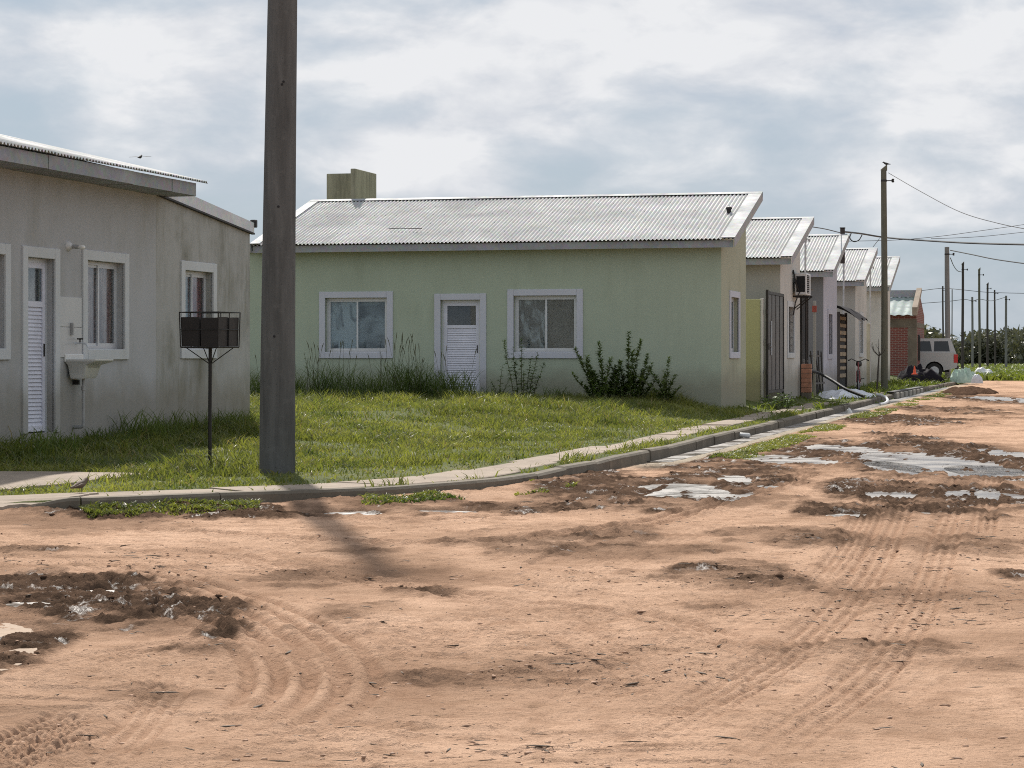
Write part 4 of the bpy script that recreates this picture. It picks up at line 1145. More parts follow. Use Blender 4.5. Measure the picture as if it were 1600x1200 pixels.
# tiled splash panel: four pale tiles (parts of the wall)
for k, (y0, y1, z0, z1) in enumerate([(-3.03,-2.395,1.245,1.625),(-3.03,-2.395,.86,1.24)]):
    mb = MB(); mb.bev(.0,.012,y0,y1,z0,z1,.003); mb.build('wall_tile', M['tile'], lh)
def lhw(x, y, z):      # local point of the grey house in the world
    return (JX + D2[0]*x + D1[0]*y, JY + D2[1]*x + D1[1]*y, FLOOR + z)
lamp = empty('wall_lamp', lhw(0, -2.78, 2.27), ROTZ); tag(lamp, 'bare bulb lamp holder on the grey wall above sink', 'lamp')
mb = MB(); mb.tube([(0,0,0),(.025,0,0),(.05,0,-.003),(.06,0,-.004)],[.065,.06,.035,.028],14); mb.build('holder', M['white_plastic'], lamp, True)
mb = MB(); mb.tube([(.055,0,-.004),(.11,0,-.008),(.15,0,-.012)],[.026,.028,.022],12); mb.build('socket', M['pvc'], lamp, True)
mb = MB(); mb.tube([(.14,0,-.012),(.17,0,-.014),(.20,0,-.016),(.225,0,-.018),(.238,0,-.019)],[.016,.026,.031,.024,.006],12); mb.build('bulb', M['bulb'], lamp, True)
snk = empty('utility_sink', lhw(0, -2.85, .3), ROTZ); snk.scale = (.72, .9, 1.0); tag(snk, 'white laundry sink mounted on grey wall beside door', 'sink')
# basin: tapered tub with a flared draining rim
def basin_ring(x0, x1, y0, y1, z, r=.03):
    pts = []
    for (cx_, cy_, a0) in ((x1-r,y0+r,-90),(x1-r,y1-r,0),(x0+r,y1-r,90),(x0+r,y0+r,180)):
        for k in range(4): a = R(a0+30*k); pts.append((cx_+r*math.cos(a), cy_+r*math.sin(a), z))
    return pts
mb = MB()
rings = [basin_ring(.06,.32,.04,.44,.29), basin_ring(.05,.35,.03,.46,.32), basin_ring(.03,.40,.0,.50,.46), basin_ring(.0,.58,-.04,.56,.50), basin_ring(.0,.60,-.05,.57,.52), basin_ring(.0,.60,-.05,.57,.535), basin_ring(.03,.56,-.02,.54,.535), basin_ring(.06,.42,.03,.47,.46), basin_ring(.09,.30,.07,.42,.33)]
n = 16; vv = sum(rings, []); ff = [tuple(range(n-1,-1,-1)), tuple(8*n+k for k in range(n))]
for r in range(8):
    for k in range(n): ff.append((r*n+k, r*n+(k+1)%n, (r+1)*n+(k+1)%n, (r+1)*n+k))
mb.add(vv, ff); mb.build('basin', M['porcelain'], snk, True)
mb = MB(); mb.bev(.0,.035,-.06,.58,.50,.60,.008); mb.build('back_ledge', M['porcelain'], snk)
mb = MB(); mb.tube([(.2,.24,.30),(.2,.24,.08),(.2,.24,-.26),(.19,.24,-.31),(.15,.24,-.325),(.0,.24,-.33)],.026,10); mb.lathe([(.036,0),(.036,.05)],(.2,.24,.14),10); mb.build('drain_pipe', M['pvc'], snk, True)
mb = MB(); mb.box(.0,.12,.22,.26,.21,.27); mb.build('bracket', M['black_metal'], snk)
tap = empty('wall_tap', lhw(.012, -2.58, 1.04), ROTZ); tag(tap, 'small metal tap on pale tiles above the sink', 'tap')
mb = MB(); mb.tube([(0,0,0),(.10,0,0),(.15,0,-.01),(.17,0,-.05)],.013,8); mb.lathe([(.028,0),(.022,.012)],(.0,0,-.006),8); mb.build('spout', M['alu'], tap, True)
mb = MB(); mb.bar((.06,0,0),(.06,0,.05),.01); mb.bar((.02,0,.055),(.10,0,.055),.011); mb.build('handle', M['black_metal'], tap)
mb = MB(); mb.bev(.012,.05,-2.74,-2.70,1.14,1.30,.004)
mb.build('tile_niche', M['pvc'], lh)

# ------------------------------------------------------------------ poles
def pole_thing(name, label, x, y, zb, H, r0, r1, mat, lean=(0,0), group='utility poles', slant=False, collar=True):
    e = empty(name, (x, y, zb)); tag(e, label, 'pole', group)
    mb = MB(); n = 16; pts = []; rs = []
    K = 14
    for k in range(K+1):
        t = k/K; pts.append((lean[0]*t + .004*H*math.sin(t*5+x)*.3, lean[1]*t, H*t - (0.3 if k == 0 else 0))); rs.append(r0+(r1-r0)*t)
    mb.tube(pts, rs, n if r0 > .1 else 10)
    mb.build('shaft', mat, e, True)
    top = Vector((lean[0], lean[1], H))
    if slant:
        mb = MB(); mb.add([(top.x-r1,top.y-r1,H),(top.x+r1,top.y-r1,H),(top.x+r1,top.y+r1,H),(top.x-r1,top.y+r1,H),(top.x-r1,top.y-r1,H+.05),(top.x+r1,top.y-r1,H+.2),(top.x+r1,top.y+r1,H+.2),(top.x-r1,top.y+r1,H+.05)],[(0,3,2,1),(4,5,6,7),(0,1,5,4),(1,2,6,5),(2,3,7,6),(3,0,4,7)]); mb.build('slanted_top', mat, e)
    if collar:
        mb = MB(); mb.lathe([(r1*1.12,0),(r1*1.12,.06)], (top.x, top.y, H-.35), 12); mb.bar((top.x, top.y, H-.32), (top.x+.28, top.y-.05, H-.32), .018); mb.lathe([(.03,0),(.05,.03),(.03,.06),(.05,.09),(.03,.12)], (top.x+.28, top.y-.05, H-.38), 8)
        mb.build('insulator_bracket', M['black_metal'], e)
    return e
bx, by = -366/FPX*24.75, 24.75
big = pole_thing('utility_pole', 'thick weathered concrete pole standing on the lawn near the kerb', bx, by, gz(bx, by)-.02, 9.4, .198, .130, M['pole_concrete'], (.09, 0))
mb = MB()
for (a, z) in ((-1.75,1.5),(-1.35,4.25),(-1.45,4.22),(-1.6,2.9)):
    r = .198-.0074*z; mb.bar((math.cos(a)*(r-.02)+.01*z, math.sin(a)*(r-.02), z), (math.cos(a)*(r+.002)+.01*z, math.sin(a)*(r+.002), z), .014, 8)
mb.build('bolt_hole', M['dark_gap'], big)
poles = {}
def far_pole(key, u, vt, Y, wpx, mat, label, slant=False, collar=True, zb=None):
    x = (u-HU)/FPX*Y; zb = (gz(x, Y) if Y < 105 else .42) if zb is None else zb
    H = EYE + (HV-vt)/FPX*Y - zb - (.1 if slant else 0)
    r = wpx/FPX*Y/2
    poles[key] = (x, Y, zb+H)
    pole_thing('utility_pole', label, x, Y, zb, H, r*1.1, r*.88, mat, (random.uniform(-.05,.05), 0), slant=slant, collar=collar)
far_pole('a', 1382, 262, 73.4, 10, M['wood'], 'tall weathered wooden pole with a bird, before the last pale house', True)
far_pole('b', 1481, 386, 101, 8.2, M['pole_grey'], 'grey concrete pole standing before the white car')
far_pole('c', 1504, 411, 146, 4.2, M['dark_wood'], 'dark wooden pole just right of the white car', True)
far_pole('d', 1474, 447, 170, 2.8, M['dark_wood'], 'thin dark pole rising behind the white car', False)
far_pole('e', 1487.5, 452, 180, 1.8, M['pole_grey'], 'thinnest pale pole behind the white car', False, False)
far_pole('f', 1519.5, 464, 180, 3.6, M['pole_grey'], 'short grey concrete pole, second right of the white car')
far_pole('g', 1531, 420, 158, 3.8, M['wood'], 'tall wooden pole in the middle of the far pole group', True)
far_pole('h', 1543, 443, 190, 3.4, M['dark_wood'], 'dark pointed wooden pole, third from the right edge', True)
far_pole('i', 1555, 453, 206, 2.8, M['dark_wood'], 'slim dark pole, second from the right edge')
far_pole('j', 1572, 462, 185, 3.8, M['pole_grey'], 'pale concrete pole nearest to the right edge')
def mast(label, u, vt, vb, Y, r=.028, box=False):
    x = (u-HU)/FPX*Y; zb = EYE-(vb-HV)/FPX*Y; zt = EYE-(vt-HV)/FPX*Y
    e = empty('service_mast', (x, Y, zb)); tag(e, label, 'mast', 'thin service masts between the row houses')
    mb = MB(); mb.tube([(0,0,0),(0,0,(zt-zb)*.5),(0.01,0,zt-zb)], r, 8); mb.build('pipe', M['green_pole'], e, True)
    mb = MB(); mb.tube([(0,0,zt-zb-.02),(.03,0,zt-zb+.09),(.10,0,zt-zb+.08),(.12,0,zt-zb)], r*1.1, 8); mb.build('weather_head', M['pvc'], e, True)
mast('thin grey pipe mast before the third roof', 1258, 378, 600, 62.0)
mast('thin grey pipe mast before the fourth roof', 1318, 378, 598, 70.5)
mast('thin grey pipe mast before the last pale roof', 1359.5, 420, 596, 78.5)
# dark box on the ridge line of the third house
p = at(1316.5, 367, 67.6); e = empty('ridge_chimney', (p.x, p.y, p.z-.15), ROTZ); tag(e, 'small dark square chimney above the third corrugated roof', 'chimney')
mb = MB(); mb.bev(-.065,.065,-.065,.065,-.7,.34,.01); mb.build('shaft', M['dark_wood'], e)
mb = MB(); mb.bev(-.08,.08,-.08,.08,.341,.37,.006); mb.build('cap', M['black_metal'], e)

# ------------------------------------------------------------------ cables
def cable(label, pts, r, group='overhead cables'):
    P = [at(*p) for p in pts]
    c = np.array([tuple(p) for p in P]); cc = catmull([tuple(q) for q in c], 8)
    mb = MB(); mb.tube([tuple(q) for q in cc], r, 6)
    tag(mb.build('overhead_cable', M['cable'], None, True), label, 'cable', group)
cable('thin wire sagging right from the top of the bird pole', [(1388,270,73.4),(1440,300,69),(1500,331,64),(1560,349,60),(1625,362,56)], .010)
cable('thick twisted black cable crossing behind the bird pole', [(1318,362,68),(1345,365,71),(1383,371,74),(1440,375.5,70),(1520,380,66),(1640,383,60)], .028)
cable('thin cable from the grey roof ridge to dark chimney', [(1266,354,60.5),(1290,358,64),(1314,364,67.5)], .014)
cable('upper of two thin wires rising towards the right edge', [(1320,377,72),(1400,375,76),(1470,369,80),(1540,359.5,84),(1640,345,90)], .010)
cable('lower of two thin wires rising towards the right edge', [(1455,373,80),(1520,370.5,83),(1570,366,86),(1640,358,90)], .010)
cable('black cable from the top of the grey concrete pole to the right', [(1485,391,101),(1520,398,97),(1560,406,93),(1640,417,87)], .024)
cable('drooping slack cable between grey concrete pole and dark pole', [(1485,403,101),(1490,415,115),(1496,423,130),(1503,425,146)], .020)
cable('far cable running left over the brick house roof', [(1398,459,150),(1440,454,160),(1474,450.5,170),(1505,453,165),(1550,457,168),(1640,459,172)], .022)
cable('low far cable between the small grey poles', [(1440,474,170),(1480,471,172),(1507,468,175),(1519.5,470,180),(1531,467.5,170),(1550,470,186),(1572,464,185)], .022)
cable('looped spare cable coil hanging left of the bird pole', [(1330,364,71.5),(1328,372,71.5),(1334,377.5,71.5),(1342,375,71.5),(1347,367,71.5)], .018)
cable('short stay wire from the fourth roof up to the bird pole', [(1364,386,75.5),(1374,373,74)], .010)

# ------------------------------------------------------------------ trash basket on a pole
tx, ty = (328-HU)/FPX*26.4, 26.4
tz = gz(tx, ty)
tb = empty('trash_basket', (tx, ty, tz), R(-22)); tag(tb, 'raised black iron trash basket on a thin post', 'trash basket')
zb0, zt0 = EYE + .11 - tz, EYE + .51 - tz
mb = MB(); mb.tube([(0,0,-.2),(.0,.0,.6),(.012,-.012,zb0)], .021, 10); mb.build('post', M['black_metal'], tb, True)
a0, a1 = .246, .256
mb = MB()
cb = [(-a0,-a0,zb0),(a0,-a0,zb0),(a0,a0,zb0),(-a0,a0,zb0)]; ct = [(-a1,-a1,zt0),(a1,-a1,zt0),(a1,a1,zt0),(-a1,a1,zt0)]
for k in range(4):
    mb.bar(cb[k], cb[(k+1)%4], .007); mb.bar(ct[k], ct[(k+1)%4], .007); mb.bar(cb[k], ct[k], .007)
    m0 = [(p_+q_)/2 for p_, q_ in zip(cb[k], cb[(k+1)%4])]; m1 = [(p_+q_)/2 for p_, q_ in zip(ct[k], ct[(k+1)%4])]
    mb.bar(m0, m1, .006)
    l0 = [p_*.5+q_*.5 for p_, q_ in zip(cb[k], ct[k])]; l1 = [p_*.5+q_*.5 for p_, q_ in zip(cb[(k+1)%4], ct[(k+1)%4])]
    mb.bar(l0, l1, .005)
mb.build('basket_frame', M['black_metal'], tb)
mb = MB(); mb.box(-a0,a0,-a0,a0,zb0-.012,zb0-.004); mb.build('basket_floor', M['black_metal'], tb)
for k in range(4):
    def lp(t, h):
        b = [p_*(1-t)+q_*t for p_, q_ in zip(cb[k], cb[(k+1)%4])]; t_ = [p_*(1-t)+q_*t for p_, q_ in zip(ct[k], ct[(k+1)%4])]
        q = Vector([x_*(1-h)+y_*h for x_, y_ in zip(b, t_)]); return q
    for (t0, t1, hh) in ((.02,.47,.86),(.53,.99,.84)):
        mb = MB(); inn_ = Vector((0,0,0)) - Vector(((cb[k][0]+cb[(k+1)%4][0])/2, (cb[k][1]+cb[(k+1)%4][1])/2, 0)); inn_.normalize(); off = inn_*.012
        q4 = [lp(t0,.02)+off, lp(t1,.02)+off, lp(t1,hh)+off, lp(t0,hh)+off]
        mb.add([*q4, *[q+inn_*.004 for q in q4]], [(0,1,2,3),(7,6,5,4),(0,4,5,1),(1,5,6,2),(2,6,7,3),(3,7,4,0)])
        mb.build('side_plate', M['black_metal'], tb)
mb = MB()
for (x_, y_) in ((a0,a0),(-a0,a0),(a0,-a0),(-a0,-a0)): mb.bar((x_*.8,y_*.8,zb0-.01),(.01*(x_>0),0,zb0-.20),.006)
mb.build('brace', M['black_metal'], tb)

# ------------------------------------------------------------------ bicycle
bxx, byy = st(21.2, .62)
bk = empty('bicycle', (bxx, byy, gz(bxx, byy)+.01), ROTZ + R(4)); tag(bk, 'dark red bicycle parked upright by pale grey house', 'bicycle')
def wheel(name, y, parent):
    w_ = empty if False else None
    mb = MB(); mb.tube([(0, y+.31*math.cos(a), .33+.31*math.sin(a)) for a in [2*math.pi*k/28 for k in range(29)]], .022, 8, False); t_ = mb.build('wheel', M['tyre'], parent, True)
    mb = MB(); mb.tube([(0, y+.285*math.cos(a), .33+.285*math.sin(a)) for a in [2*math.pi*k/28 for k in range(29)]], .010, 6, False)
    for k in range(12): a = 2*math.pi*k/12; mb.bar((0.0,y,.33),(0,y+.28*math.cos(a),.33+.28*math.sin(a)),.002,4)
    mb.lathe([(.03,-.04),(.03,.04)],(0,y,.33),8); mb.build('rim', M['alu'], t_)
wheel('wheel', 0.0, bk); wheel('wheel', 1.03, bk)
mb = MB()
for a_, b_, r_ in (((0,.22,.82),(0,.62,.72),.016),((0,.2,.72),(0,.52,.30),.018),((0,.52,.30),(0,.66,.80),.016),((.04,.52,.30),(.04,1.03,.33),.010),((-.04,.52,.30),(-.04,1.03,.33),.010),((.03,.64,.72),(.04,1.03,.33),.009),((-.03,.64,.72),(-.04,1.03,.33),.009),((0,.22,.92),(0,.19,.68),.02),((.045,.17,.66),(.045,.0,.33),.012),((-.045,.17,.66),(-.045,.0,.33),.012),((-.05,.17,.66),(.05,.17,.66),.014)):
    mb.bar(a_, b_, r_, 8)
mb.build('frame', M['bike_red'], bk)
mb = MB(); mb.tube([(-.30,.38,.97),(-.2,.27,1.02),(-.06,.22,.95),(.06,.22,.95),(.2,.27,1.02),(.30,.38,.97)], .013, 8); mb.build('handlebar', M['black_metal'], bk, True)
mb = MB(); mb.tube([(-.30,.38,.97),(-.25,.33,.99)], .019, 8); mb.tube([(.30,.38,.97),(.25,.33,.99)], .019, 8); mb.build('grip', M['tyre'], bk)
mb = MB(); mb.tube([(0,.45,.86),(0,.55,.875),(0,.66,.875),(0,.76,.87),(0,.8,.865)],[.02,.035,.075,.095,.05],10); mb.build('saddle', M['tyre'], bk, True)
mb = MB(); mb.bar((-.02,.52,.30),(-.09,.56,.16),.009); mb.bar((.02,.52,.30),(.09,.48,.44),.009); mb.box(-.17,-.08,.52,.6,.145,.165); mb.box(.08,.17,.44,.52,.43,.45); mb.lathe([(.08,-.003),(.08,.003)],(0,.52,.30),14); mb.build('pedal_crank', M['black_metal'], bk)
mb = MB(); mb.tube([(0, .35*math.cos(a), .33+.35*math.sin(a)) for a in [R(20+9*k) for k in range(16)]], .02, 6); mb.build('mudguard', M['black_metal'], bk, True)

# ------------------------------------------------------------------ hoses, plastic sheet, litter
def hose(name, label, pts, r, mat, cat='hose'):
    P = [tuple(q) for q in catmull([tuple(p_) for p_ in pts], 7)]
    mb = MB(); mb.tube(P, r, 8); tag(mb.build(name, mat, None, True), label, cat)
hp = [at(1253,578,59.5), at(1266,579,60.2), at(1282,584,60.8), at(1300,594,60.5), at(1322,608,60.0), at(1350,619.5,59.6)]
hose('black_pipe', 'long black plastic pipe arching down from yard door', hp, .042, M['cable'], 'pipe')
x, y = st(17.2, 1.45)
hose('white_hose', 'white curved hose end hanging over the kerb', [at(1370,616.5,62.0), at(1377,617.5,61.6), at(1384,621,61), at(1387,626,60.4), at(1383,630,59.7), at(1375,632,59)], .038, M['white_plastic'])
def heap(name, label, cat, x, y, rx, ry, h, mat, seed, rz=0.0, rough=.35, group=None, zoff=0.0, z=None, n=34, m=12, fold=0.0):
    z0 = (gz(x, y) if z is None else z) + zoff
    vv = []; ff = []
    rr = np.random.default_rng(seed); off = rr.random(2)*50
    for r in range(m+1):
        t = r/m
        for k in range(n):
            a = 2*math.pi*k/n
            q = 1 + rough*(float(fbm(np.array([math.cos(a)*1.6+off[0]]), np.array([math.sin(a)*1.6+off[1]]), 3, seed)[0])-.5)*2
            X = math.cos(a)*(1-t)*q; Y = math.sin(a)*(1-t)*q
            nz = float(fbm(np.array([X*2.4+off[0]]), np.array([Y*2.4+off[1]]), 4, seed+3, .6)[0])
            zz = h*(1-(1-t)**2)**.6*(1-rough+rough*2*nz) + fold*math.sin(a*9+t*7)*(1-t)*t*2
            vv.append((X*rx, Y*ry, zz-.04*(r == 0)))
    for r in range(m):
        for k in range(n): ff.append((r*n+k, r*n+(k+1)%n, (r+1)*n+(k+1)%n, (r+1)*n+k))
    mb = MB(); mb.add(vv, ff)
    o = mb.build(name, mat, None, True, (x, y, z0), rz)
    return tag(o, label, cat, group)
x, y = st(17.0, .75)
heap('plastic_sheet', 'crumpled pale plastic sheet lying on the path by the bicycle', 'tarp', x, y, .7, 2.6, .20, M['tarp_white'], 5, ROTZ, .5, fold=.06)
x, y = (1432-HU)/FPX*90, 90
heap('rubbish_pile', 'black plastic rubbish pile before the brick house', 'rubbish', x, y, .85, .9, .62, M['black_bag'], 8, 0, .7, fold=.08)
x, y = (1455-HU)/FPX*91, 91
heap('rubbish_pile', 'lower black rubbish heap in front of the white car', 'rubbish', x, y, .55, .5, .33, M['black_bag'], 9, 0, .7, fold=.06)
x, y = (1502-HU)/FPX*95, 95
heap('tarp_heap', 'pale green tarpaulin covering a heap beside concrete pole', 'tarp', x, y, .55, .7, .50, M['tarp_green'], 12, 0, .5, fold=.13)
x, y = (1526-HU)/FPX*93, 93
heap('white_sack', 'small white sack slumped at the end of the green tarpaulin', 'sack', x, y, .22, .3, .32, M['tarp_white'], 13, .4, .4)
x, y = (1536-HU)/FPX*118, 118
heap('white_tarp_heap', 'long white covered heap in weeds below the far poles', 'tarp', x, y, .55, .5, .40, M['white_plastic'], 14, .1, .5, z=.45)
x, y = road_px(1520, 614)
heap('mud_pile', 'dark shovelled mud pile on the far road edge', 'mud pile', x, y, 1.15, 3.4, .20, M['mud'], 15, ROTZ, .95, z=float(zr(y))-.02, n=60, m=22)
x, y = (1429-HU)/FPX*88.5, 88.5
cone = empty('traffic_cone', (x, y, gz(x, y)+.36)); cone.scale = (.7, .7, .75); tag(cone, 'small orange cone behind the black rubbish pile', 'cone')
mb = MB(); mb.lathe([(.11,.02),(.095,.06),(.025,.42),(.02,.44)], (0,0,0), 14); mb.build('cone_body', M['orange'], cone, True)
mb = MB(); mb.bev(-.15,.15,-.15,.15,-.01,.02,.008); mb.build('cone_foot', M['orange'], cone)
# painted drain blocks across the side ditch
x, y = st(20.5, 1.7)
dbk = empty('kerb_blocks', (x, y, float(kt(y))), ROTZ); tag(dbk, 'row of short white kerb blocks under a dark rail', 'kerb blocks')
for k in range(7):
    mb = MB(); mb.bev(-.10,.10,.2+1.55*k,1.05+1.55*k,-.14,.03,.012); mb.build('block', M['lightgrey'], dbk)
mb = MB(); mb.bev(-.16,.04,-.2,11.2,.035,.075,.008); mb.build('rail', M['black_metal'], dbk)
# small litter in the gutter
x, y = road_px(1172, 684)
bt = empty('plastic_bottle', (x, y, float(zr(y))+.035), R(70)); tag(bt, 'crushed pale plastic bottle lying against the kerb', 'bottle')
mb = MB(); mb.tube([(0,0,0),(.0,.03,0),(0,.18,.01),(0,.24,.0),(0,.28,.0)],[.03,.045,.04,.025,.014],10); mb.build('bottle_body', M['white_plastic'], bt, True)
mb = MB(); mb.tube([(0,.28,0),(0,.31,0)],.017,8); mb.build('bottle_cap', M['alu'], bt)
x, y = road_px(1327, 645)
heap('plastic_bag', 'tiny white plastic bag caught in the gutter', 'bag', x, y, .07, .11, .11, M['white_plastic'], 21, 0, .5, z=float(zr(y))-.01, n=14, m=6)

# ------------------------------------------------------------------ white car by the brick house
cxw, cyw = (1496-HU)/FPX*98, 98
car = empty('parked_car', (cxw, cyw, .48), ROTZ + R(4)); tag(car, 'white high car parked behind the concrete pole, tail to the street', 'car')
def arch(cx_, r, zb, n=8): return [(cx_+r*math.cos(R(180-180*k/n)), zb+r*math.sin(R(180-180*k/n))) for k in range(n+1)]
prof_b = [(-4.75,.42)] + [(-4.15,.36)] + arch(-3.75,.40,.36)[0:] + [(-3.3,.36),(-1.4,.36)] + arch(-.98,.40,.36) + [(-.5,.38),(-.04,.48),(0,.62),(-.02,1.06),(-.08,1.14),(-3.2,1.16),(-4.2,1.08),(-4.72,.95),(-4.8,.7)]
mb = MB(); mb.prism(prof_b, -.0, 1.8); mb.build('body', M['car_white'], car)
mb = MB(); mb.box(-4.4,-.35,.25,1.55,.3,1.05); mb.build('underbody', M['tyre'], car)
mb = MB()
mb.add([(-3.3,.06,1.15),(-.06,.06,1.13),(-.06,1.74,1.13),(-3.3,1.74,1.15),(-2.6,.20,1.74),(-.30,.20,1.76),(-.30,1.6,1.76),(-2.6,1.6,1.74)],[(4,5,6,7),(0,1,5,4),(1,2,6,5),(2,3,7,6),(3,0,4,7)]); mb.build('cabin', M['car_white'], car)
for (x0, x1) in ((-1.0,-.32),(-1.85,-1.08),(-2.7,-1.93)):
    mb = MB(); mb.add([(x0,.068,1.19),(x1,.068,1.19),(x1-.08,.170,1.63),(x0+.02,.170,1.63)],[(0,1,2,3)]); mb.build('side_window', M['car_glass'], car)
mb = MB(); mb.add([(-.062,.22,1.18),(-.062,1.58,1.18),(-.242,1.5,1.66),(-.242,.3,1.66)],[(0,1,2,3)]); mb.build('rear_window', M['car_glass'], car)
for yy in (-.012, 1.62):
    mb = MB(); mb.bev(-.16,.012,yy,yy+.19,.70,1.06,.01); mb.build('tail_light', M['tail'], car)
mb = MB(); mb.bev(-.12,.07,.05,1.75,.42,.58,.03); mb.build('bumper', M['gate_metal'], car)
for xx in (-.98, -3.75):
    for yy in (.02, 1.56):
        mb = MB(); mb.tube([(xx,yy,.345),(xx,yy+.22,.345)], .345, 22); w_ = mb.build('wheel', M['tyre'], car)
        mb = MB(); mb.tube([(xx,yy-.006,.345),(xx,yy+.05,.345)], .2, 16); mb.build('rim', M['alu'], w_)

# ------------------------------------------------------------------ birds
def bird(label, loc, rz, s, mat, flying=False, name='bird'):
    e = MB()
    e.tube([(-.16,0,-.015),(-.11,0,-.01),(-.06,0,0),(0,0,.01),(.05,0,.03),(.075,0,.055),(.095,0,.062),(.115,0,.056),(.135,0,.05)],[.012,.016,.03,.042,.034,.024,.025,.012,.003],10)
    if flying:
        for sg in (1,-1):
            v = [(.03,.02*sg,.02),(.05,.16*sg,.035),(.01,.34*sg,.02),(-.05,.32*sg,.016),(-.04,.15*sg,.02),(-.05,.02*sg,.012)]
            e.add(v + [(x_,y_,z_-.006) for x_,y_,z_ in v], [(0,1,4,5),(1,2,3,4),(11,10,7,6),(10,9,8,7),(0,6,7,1),(1,7,8,2),(2,8,9,3),(3,9,10,4),(4,10,11,5)])
    else:
        e.tube([(.0,.012,-.02),(.005,.014,-.075)], .004, 5); e.tube([(.0,-.012,-.02),(.005,-.014,-.075)], .004, 5)
        for sg in (1,-1): e.tube([(.04,.03*sg,.02),(-.03,.04*sg,.01),(-.12,.015*sg,-.012)],[.012,.018,.004],6)
    o = e.build(name, mat, None, True, loc, rz); o.scale = (s,s,s)
    return tag(o, label, 'bird')
bird('small dark bird flying above the grey house roof', at(219,246,40), R(75), .62, M['bird'], True)
bx_, by_ = (126-HU)/FPX*20.95, 20.95
bird('small brown bird standing on the pavement near the driveway', (bx_, by_, gz(bx_, by_)+.085), R(60), .85, M['bird_brown'])
p_ = poles['a']; bird('dark bird perched on top of the tall wooden pole', (p_[0]+.05, p_[1], p_[2]+.22), R(150), .95, M['bird'])
p_ = at(1256.5, 350, 59.9); o = bird('dark bird perched on the ridge of the grey house', (p_.x, p_.y, p_.z), R(80), 1.0, M['bird'])

# ------------------------------------------------------------------ vegetation
def ground_z_at(x, y):
    """height of the road sheet at points, from its own grid"""
    ri = np.interp(y, Yr, np.arange(len(Yr))); t = x/(y+1.6); ci = np.interp(t, tc, np.arange(len(tc)))
    Z = zall.reshape(nR, nC); W_ = wet.reshape(nR, nC)
    i = np.clip(np.round(ri).astype(int), 0, nR-1); j = np.clip(np.round(ci).astype(int), 0, nC-1)
    return Z[i, j], W_[i, j]
def blades(px, py, pz, h, w, lean, rng, seg=3):
    """curved tapering blades as one vertex / triangle array"""
    n = len(px); a = rng.random(n)*2*np.pi; fa = rng.random(n)*2*np.pi
    dx, dy = np.cos(a)*lean*h, np.sin(a)*lean*h
    wx, wy = np.cos(fa)*w/2, np.sin(fa)*w/2
    V = []; 
    for k in range(seg):
        t = k/seg
        cxk = px + dx*t*t; cyk = py + dy*t*t; czk = pz + h*(t - .25*lean*t*t*t)
        ww = 1 - .55*t
        V.append(np.stack([cxk-wx*ww, cyk-wy*ww, czk], -1)); V.append(np.stack([cxk+wx*ww, cyk+wy*ww, czk], -1))
    V.append(np.stack([px+dx, py+dy, pz+h*(1-.25*lean)], -1))
    per = 2*seg+1
    V = np.stack(V, 1).reshape(-1, 3)
    tri = []
    for k in range(seg-1): b = 2*k; tri += [(b,b+1,b+3),(b,b+3,b+2)]
    tri.append((2*seg-2, 2*seg-1, 2*seg))
    F = (np.arange(n)[:,None,None]*per + np.array(tri)[None]).reshape(-1, 3)
    return V, F
def in_house(x, y):
    """points under a building footprint"""
    rx, ry = x-GX, y-GY
    s = rx*D1[0]+ry*D1[1]; o = rx*D2[0]+ry*D2[1]
    m = (s > -.02) & (o < .0) & (o > -13)
    rx, ry = x-JX, y-JY
    s2 = rx*D1[0]+ry*D1[1]; o2 = rx*D2[0]+ry*D2[1]
    return m | ((s2 > -9) & (s2 < 3.62) & (o2 < 0.0))
def poly_mask(x, y, poly):
    ins = np.zeros(x.shape, bool); j = len(poly)-1
    for i in range(len(poly)):
        xi, yi = poly[i]; xj, yj = poly[j]
        ins ^= ((yi > y) != (yj > y)) & (x < (xj-xi)*(y-yi)/(yj-yi+1e-12)+xi); j = i
    return ins
PAD = [(-8.5,22.3),(-5.2,22.0),(-4.35,22.7),(-3.75,24.25),(-5.0,24.5),(-8.5,24.9)]
APR = [(-8.5,20.35),(-4.55,19.95),(-3.95,20.28),(-3.75,20.95),(-5.2,21.45),(-8.5,21.9)]
def lawn_points(n, x0, x1, y0, y1, rng):
    x = rng.uniform(x0, x1, n); y = rng.uniform(y0, y1, n)
    d = kerb_dist(x, y)
    jx = (fbm(x*2.1, y*2.1, 3, 9)-.5)*.28
    far = sstep(25.0, 28.0, y)
    path = (d + jx > .18+.28*far) & (d + jx < .92+.12*far) & (y < 56)
    keep = (d > .14) & ~in_house(x, y) & ~(path & (rng.random(n) > .03)) & ~poly_mask(x + jx, y + jx, PAD) & ~poly_mask(x + jx*.6, y, APR)
    keep &= (np.abs(x) < .245*y + 1.0)
    bare = fbm(x*.8, y*.8, 4, 55)
    keep &= ~((bare > .555) & (rng.random(n) > .25))
    keep &= ~((np.hypot(x-bx, y-by) < .30) & (rng.random(n) > .3))
    return x[keep], y[keep], d[keep]
g = np.random.default_rng(21)
x, y, d = lawn_points(330000, -9, 9.5, 19.8, 47.5, g)
tall = sstep(.47, .68, fbm(x*.9, y*.9, 4, 66))
rw = np.clip((GY - .2585*(x-GX) - y), 0, 99)               # metres before the green front
lw = np.clip((x-JX)*D2[0] + (y-JY)*D2[1], 0, 99)           # metres before the grey wall
edge = np.maximum(sstep(2.2, .2, rw), sstep(1.6, .1, lw) * (y < 35.4))
hgt = (.03 + .09*g.random(len(x))**1.6 + .25*tall*g.random(len(x))**1.4 + .18*edge*g.random(len(x))) * (0.65 + .35*sstep(.8, 3.0, d))
V, F = blades(x, y, lawn_z(x, y, d)-.01, hgt, .010+.014*g.random(len(x)), .55+.5*g.random(len(x)), g, 2)
